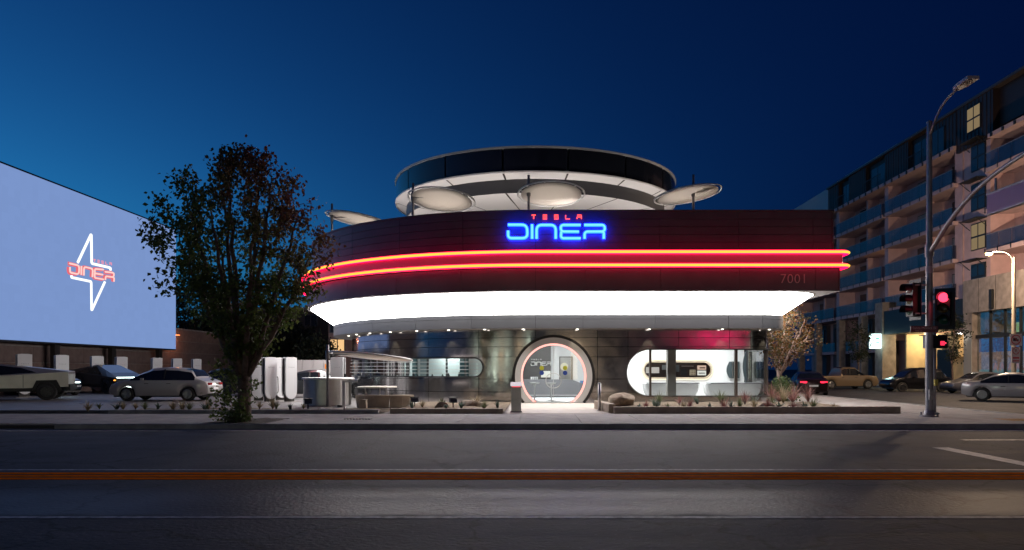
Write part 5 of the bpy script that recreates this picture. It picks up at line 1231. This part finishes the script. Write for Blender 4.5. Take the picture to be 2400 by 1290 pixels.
# ================================================================== VEGETATION
def leaf_mat(name, ca, cb, cc_=None, axis=None):
    m = bpy.data.materials.new(name); m.use_nodes = True; nt = m.node_tree; b = nt.nodes['Principled BSDF']; L = nt.links
    b.inputs['Roughness'].default_value = .55
    ge = nt.nodes.new('ShaderNodeNewGeometry'); rp = nt.nodes.new('ShaderNodeValToRGB'); rp.color_ramp.elements[0].color = (*ca, 1); rp.color_ramp.elements[1].color = (*cb, 1)
    L.new(ge.outputs['Random Per Island'], rp.inputs[0]); outc = rp.outputs[0]
    if cc_:
        tc = nt.nodes.new('ShaderNodeTexCoord'); sp = nt.nodes.new('ShaderNodeSeparateXYZ'); L.new(tc.outputs['Object'], sp.inputs[0])
        nz = nt.nodes.new('ShaderNodeTexNoise'); nz.inputs['Scale'].default_value = 1.1; L.new(tc.outputs['Object'], nz.inputs['Vector'])
        ma_ = nt.nodes.new('ShaderNodeMath'); ma_.operation = 'MULTIPLY_ADD'; ma_.inputs[1].default_value = .16; L.new(sp.outputs['X'], ma_.inputs[0])
        mb2 = nt.nodes.new('ShaderNodeMath'); mb2.operation = 'MULTIPLY_ADD'; mb2.inputs[1].default_value = .15; mb2.inputs[2].default_value = -.9; L.new(sp.outputs['Z'], mb2.inputs[0]); L.new(mb2.outputs[0], ma_.inputs[2])
        mc_ = nt.nodes.new('ShaderNodeMath'); mc_.operation = 'ADD'; L.new(ma_.outputs[0], mc_.inputs[0]); L.new(nz.outputs['Fac'], mc_.inputs[1])
        mr = nt.nodes.new('ShaderNodeMapRange'); mr.inputs[1].default_value = .35; mr.inputs[2].default_value = .85; L.new(mc_.outputs[0], mr.inputs[0])
        r2 = nt.nodes.new('ShaderNodeValToRGB'); r2.color_ramp.elements[0].color = (*cc_[0], 1); r2.color_ramp.elements[1].color = (*cc_[1], 1); L.new(ge.outputs['Random Per Island'], r2.inputs[0])
        mx = nt.nodes.new('ShaderNodeMix'); mx.data_type = 'RGBA'; L.new(mr.outputs[0], mx.inputs[0]); L.new(outc, mx.inputs[6]); L.new(r2.outputs[0], mx.inputs[7]); outc = mx.outputs[2]
    L.new(outc, b.inputs['Base Color'])
    tr_ = nt.nodes.new('ShaderNodeBsdfTranslucent'); L.new(outc, tr_.inputs[0]); ms = nt.nodes.new('ShaderNodeMixShader'); ms.inputs[0].default_value = .45
    om = nt.nodes['Material Output']; L.new(b.outputs[0], ms.inputs[1]); L.new(tr_.outputs[0], ms.inputs[2]); L.new(ms.outputs[0], om.inputs[0])
    return m
bark = mat('bark', (.16, .11, .09), .9, noise=.4, nscale=9, bump=.9, bscale=22)
def leaves(mb, c, n, spread, size, rn, droop=.7, flat=False):
    for _ in range(n):
        p = Vector(c)+Vector((rn.gauss(0, spread), rn.gauss(0, spread), rn.gauss(0, spread*.9)))
        d = Vector((rn.gauss(0, 1), rn.gauss(0, 1), rn.gauss(0, .6)-droop*1.4)).normalized(); s = size*rn.uniform(.7, 1.25)
        u = d.cross(Vector((rn.gauss(0, 1), rn.gauss(0, 1), rn.gauss(0, 1)))).normalized(); w_ = u*s*.34; nn = d.cross(u)*s*.1
        i = len(mb.v); mb.v += [tuple(p), tuple(p+d*s*.45+w_+nn), tuple(p+d*s), tuple(p+d*s*.45-w_+nn)]
        mb.f += [(i, i+1, i+2), (i, i+2, i+3)]
def tree(name, label, loc, fork, stems, env, ntips, nleaf, lsize, lm, seed, r0, spread=.2, group=None, low=None, trunk_m=None, leaf_sp=None):
    "fork height; stems: list of (dx, dy, z) tops; env(z)->radius; tips join the nearest lower skeleton node"
    rn = random.Random(seed); r = empty(name, loc, 0, label, 'tree', group); wood = MB(); nodes = []
    tr = [Vector((0, 0, -.05)), Vector((.03, 0, fork*.4)), Vector((.02, .02, fork*.75)), Vector((0, 0, fork))]
    wood.tube(tr, [r0*1.35, r0*1.05, r0*1.0, r0*1.15], 12)
    limbs = MB()
    for (dx, dy, z) in stems:
        a = Vector((dx*.06, dy*.06, fork*.85)); e = Vector((dx, dy, z)); m1 = a.lerp(e, .35)+Vector((dx*.02, dy*.02, -.1)); mm = a.lerp(e, .7)+Vector((dx*.08, dy*.08, 0))
        pts = []
        for k in range(15):
            t = k/14; q = a*(1-t)**3+m1*3*t*(1-t)**2+mm*3*t*t*(1-t)+e*t**3; q += Vector((rn.uniform(-.04, .04), rn.uniform(-.04, .04), 0))*min(1, k*.3); pts.append(q)
        rs = [r0*.52*(1-t/14.0)**.8+.012 for t in range(15)]; limbs.tube(pts, rs, 7)
        for q, w_ in zip(pts[3:], rs[3:]): nodes.append((q, w_))
    lv = MB(); tips = 0
    zmin, zmax = env[0][0], env[-1][0]
    def rad(z):
        for (za, ra), (zb, rb) in zip(env[:-1], env[1:]):
            if z <= zb: return ra+(rb-ra)*(z-za)/(zb-za)
        return env[-1][1]
    while tips < ntips:
        z = rn.uniform(zmin, zmax); R = rad(z); a = rn.uniform(0, 2*PI); q = math.sqrt(rn.uniform(.02, 1)); 
        if rn.random() > R/2.7+.15: continue
        tip = Vector((q*R*math.cos(a), q*R*math.sin(a), z)); best = None; bd = 1e9
        for nd, w_ in nodes:
            dv = tip-nd; d = dv.length
            if dv.z < d*.15: d += 1.2
            if d < bd: bd, best = d, (nd, w_)
        nd, w_ = best; mid = nd.lerp(tip, .5)+Vector((0, 0, -.12*bd*.5))+Vector((rn.uniform(-.05, .05), rn.uniform(-.05, .05), 0))
        rr = max(.006, min(w_*.5, .03)); limbs.tube([nd, mid, tip], [rr, rr*.75, .004], 5, caps=False)
        nodes.append((mid, rr*.75)); nodes.append((tip, .006))
        leaves(lv, tip, int(nleaf*rn.uniform(.3, 1.5)), leaf_sp or spread, lsize, rn); leaves(lv, mid, int(nleaf*.35), (leaf_sp or spread)*.8, lsize, rn)
        tips += 1
    if low:
        for k in range(low[0]):
            z = rn.uniform(.05, low[1]); a = rn.uniform(0, 2*PI); R = low[2]*rn.uniform(.3, 1)*(0.6+.4*z/low[1]); tip = Vector((R*math.cos(a)-.25, R*math.sin(a)-.1, z))
            limbs.tube([Vector((0, 0, z*.4)), tip], [.012, .004], 4, caps=False); leaves(lv, tip, low[3], .1, lsize*.85, rn, .2)
    t_ = wood.build('trunk', trunk_m or bark, r, True); limbs.build('limbs', trunk_m or bark, t_, True)
    lv.build('crown', lm, r, False, weld=False)
    return r
TL = leaf_mat('pear_leaves', (.05, .085, .02), (.15, .18, .05), ((.09, .03, .025), (.24, .09, .05)))
TZ = lambda py: GZ(py, 20.6)-SW
st = [(-2.0, .3, 5.4), (-1.45, -.4, 6.4), (-.8, .5, 7.2), (-.25, -.5, 7.5), (.35, .35, 7.3), (.9, -.3, 6.9), (1.5, .3, 6.1), (2.1, -.2, 5.0), (.2, 1.2, 6.2), (-.4, -1.3, 6.0), (.8, -1.3, 5.5), (-1.2, 1.2, 5.4)]
env = [(1.9, .35), (2.3, .8), (3.0, 1.35), (3.8, 2.1), (4.6, 2.6), (5.4, 2.6), (6.1, 2.25), (6.8, 1.75), (7.3, 1.2), (7.8, .5)]
tree('street_tree', 'big dense street tree with reddening leaves in front of the car park', (TREEX+.12, 20.75, SW), 1.55, st, env, 430, 27, .13, TL, 11, .17, .135, low=(36, 1.95, .75, 24))
AL = leaf_mat('autumn_leaves', (.035, .045, .012), (.17, .065, .018))
tree('small_tree', 'small autumn tree with orange leaves right of the diner', (GX(1826, 35), 35, .13), 1.6, [(-.5, 0, 3.6), (.4, .2, 4.0), (1.2, -.2, 3.9), (1.6, .2, 3.4), (.7, -.5, 3.3)], [(1.9, .8), (2.5, 1.5), (3.2, 1.9), (3.8, 1.6), (4.5, .6)], 90, 34, .13, AL, 5, .12, .22, trunk_m=mat('bark_pale', (.3, .2, .17), .9, noise=.3, nscale=9, bump=.8, bscale=22))
DL = leaf_mat('dark_leaves', (.015, .022, .012), (.045, .055, .025))
for i, (px, Y, py, w_, l) in enumerate(((455, 72, 655, 3.2, 'tall dark background tree beside the screen edge'), (520, 74, 690, 3.0, 'dark background tree behind the street tree crown'), (690, 76, 760, 2.6, 'dark low background tree left of the glowing cove'), (740, 66, 790, 2.0, 'dark rounded background tree behind the parasol pole'), (600, 78, 742, 3.0, 'dark background tree behind the street tree trunk'))):
    zt = GZ(py, Y); tree('background_tree', l, (GX(px, Y), Y, 0), zt*.3, [(-w_*.4, 0, zt*.8), (w_*.4, .2, zt*.8), (0, .3, zt*.95)], [(zt*.3, w_*.5), (zt*.55, w_), (zt*.8, w_*.8), (zt, w_*.2)], 80, 40, .3, DL, 20+i, .16, .45, group='dark background trees')
for i, (px, Y, l) in enumerate(((2012, 66, 'thin sapling before the dark ground floor across the side street'), (2232, 55.0, 'thin sapling beside the red traffic light'))):
    tree('sapling', l, (GX(px, Y), Y, .1), 2.2, [(-.5, 0, 5.0), (.4, .2, 5.6), (0, -.3, 6.0)], [(2.4, .5), (4.2, 1.1), (6.2, .4)], 40, 26, .17, DL, 40+i, .06, .25, group='thin saplings')
def bush(label, loc, R, h, n, lm, seed, size=.1, cat='bush', name='bush'):
    rn = random.Random(seed); r = empty(name, loc, 0, label, cat); lv = MB(); stm = MB()
    for k in range(n):
        a = rn.uniform(0, 2*PI); q = rn.random()**.6; el = rn.uniform(0, 1); tip = Vector((R*q*math.cos(a)*math.cos(el*.9), R*q*math.sin(a)*math.cos(el*.9), h*(.15+.85*el*rn.uniform(.6, 1))))
        stm.tube([(tip.x*.15, tip.y*.15, -.02), (tip.x*.6, tip.y*.6, tip.z*.6), tuple(tip)], [.012, .008, .003], 4, caps=False); leaves(lv, tip, 16, .11, size, rn, -.3)
    stm.build('stems', bark, r, True); lv.build('foliage', lm, r, False, weld=False); return r
GL = leaf_mat('green_leaves', (.045, .075, .025), (.12, .16, .06))
bush('round green shrub at the foot of the small autumn tree', (GX(1832, 34.0), 34.0, .1), .75, 1.15, 90, GL, 2, .11)
bush('low green sprouts at the street tree foot', (TREEX+.05, 20.45, SW), .35, .3, 26, GL, 3, .09)
gm = [leaf_mat('blade_green', (.07, .09, .04), (.16, .18, .09)), leaf_mat('blade_red', (.12, .05, .05), (.3, .14, .12)), leaf_mat('blade_straw', (.2, .16, .09), (.4, .32, .2)), leaf_mat('agave', (.06, .085, .07), (.12, .15, .12))]
def tuft(label, loc, kind, n, h, seed):
    rn = random.Random(seed); mb = MB()
    for _ in range(n):
        a = rn.uniform(0, 2*PI); lean = rn.uniform(.15, 1.0); L_ = h*rn.uniform(.6, 1.15); w_ = {'agave': .045, 'grass': .012}[kind[0]]; d = Vector((math.cos(a), math.sin(a), 0)); s = Vector((-d.y, d.x, 0)); prev = None
        for k in range(5):
            t = k/4; p = d*(L_*lean*t*(.5+.5*t))+Vector((0, 0, L_*(t-.42*lean*t*t))); ww = w_*(1-t**1.5)+.001
            cur = (p+s*ww, p-s*ww)
            if prev: mb.quad(prev[0], prev[1], cur[1], cur[0])
            prev = cur
    o = mb.build('agave_plant' if kind[0] == 'agave' else 'grass_tuft', gm[kind[1]], None, False, loc=loc)
    return tag(o, label, 'plant', 'plants in the beds')
spots = []
def row(px0, px1, n, Y0, Y1, kinds, where, h):
    for k in range(n):
        rn = random.Random(k*17+int(px0)); Y = rn.uniform(Y0, Y1); px = px0+(px1-px0)*(k+.5)/n+rn.uniform(-.45, .45)*(px1-px0)/n; kd = kinds[k % len(kinds)]
        nm = {('agave', 3): 'blue-green agave', ('grass', 1): 'reddish grass tuft', ('grass', 2): 'straw-coloured grass tuft', ('grass', 0): 'green grass tuft'}[kd]
        ordn = ('1st', '2nd', '3rd')[k] if k < 3 else '%dth' % (k+1)
        tuft('%s, %s plant from the left in %s' % (nm, ordn, where), (GX(px, Y), Y, .2 if px > 1000 else .18), kd, 16 if kd[0] == 'agave' else 60, h*rn.uniform(.55, 1.45)*(.8 if kd[0] == 'agave' else 1), k*7+int(px0))
row(1470, 1960, 17, 24.9, 26.4, [('agave', 3), ('grass', 1), ('agave', 3), ('grass', 0), ('grass', 2), ('grass', 1)], 'the long bed under the corner window', .42)
row(1500, 1880, 9, 27.6, 30.4, [('agave', 3), ('grass', 0), ('grass', 1)], 'the back row below the corner window', .5)
row(960, 1180, 8, 25.2, 28.5, [('agave', 3), ('grass', 2), ('grass', 0), ('agave', 3)], 'the bed left of the round door', .36)
row(200, 720, 20, 24.9, 26.6, [('grass', 2), ('grass', 0), ('agave', 3), ('grass', 2)], 'the bed along the car park', .36)
row(1790, 1900, 5, 30.0, 32.5, [('grass', 1), ('grass', 1), ('grass', 2)], 'the corner beside the green shrub', .75)
# ================================================================== ACROSS THE STREET (unseen behind the camera; glowing panes added for reflections in the steel wall)
glow_pale = emis('added_glow_pale', (.75, .9, .7), 4.5); glow_red = emis('added_glow_red', (1, .03, .16), 2.2); glow_warm = emis('added_glow_warm', (1, .75, .45), 4.0)  # glow of the added panes, chosen for the steel wall's reflections
for i, (x0, x1, h, l, wins) in enumerate(((-46, -14, 8, 'unseen dark low shop row across the street with added narrow glowing panes', [(-38, .5, glow_pale), (-33, .35, glow_warm), (-28.5, .5, glow_pale), (-24, .9, glow_pale), (-20, .35, glow_warm), (-16.5, .5, glow_pale)]), (-12, 8, 10, 'unseen dark two-storey building across the street with added glowing panes', [(-9, .4, glow_warm), (-4, .6, glow_pale), (4.5, .4, glow_warm)]), (10, 44, 8, 'unseen dark low shop across the street with an added red glowing front', [(20.8, 2.6, glow_red), (25.2, .7, glow_red), (27, .6, glow_pale), (29.5, .4, glow_warm), (32, .8, glow_pale), (36, .5, glow_red), (39, .6, glow_pale)]))):
    r = empty('opposite_building', (x0, -20, 0), 0, l, 'building', 'buildings across the street'); MB().box(0, x1-x0, -8, 0, 0, h).build('wall', M['concrete_dark'], r); MB().box(-.1, x1-x0+.1, -8, .15, h, h+.4).build('parapet', M['concrete_dark'], r)
    for (x, w_, m_) in wins:
        f = MB().box(x-x0-w_-.1, x-x0+w_+.1, 0, .08, .3 if m_ != glow_red else 4.1, 5.6 if m_ != glow_red else 6.8).build('added_pane_frame', M['black'], r); MB().box(x-x0-w_, x-x0+w_, .08, .1, .4 if m_ != glow_red else 4.2, 5.5 if m_ != glow_red else 6.7).build('added_glow_pane', m_, f)
tag(MB().box(-120, 120, -28, -16, -.05, .14).build('opposite_pavement', M['concrete_dark']), kind='structure')
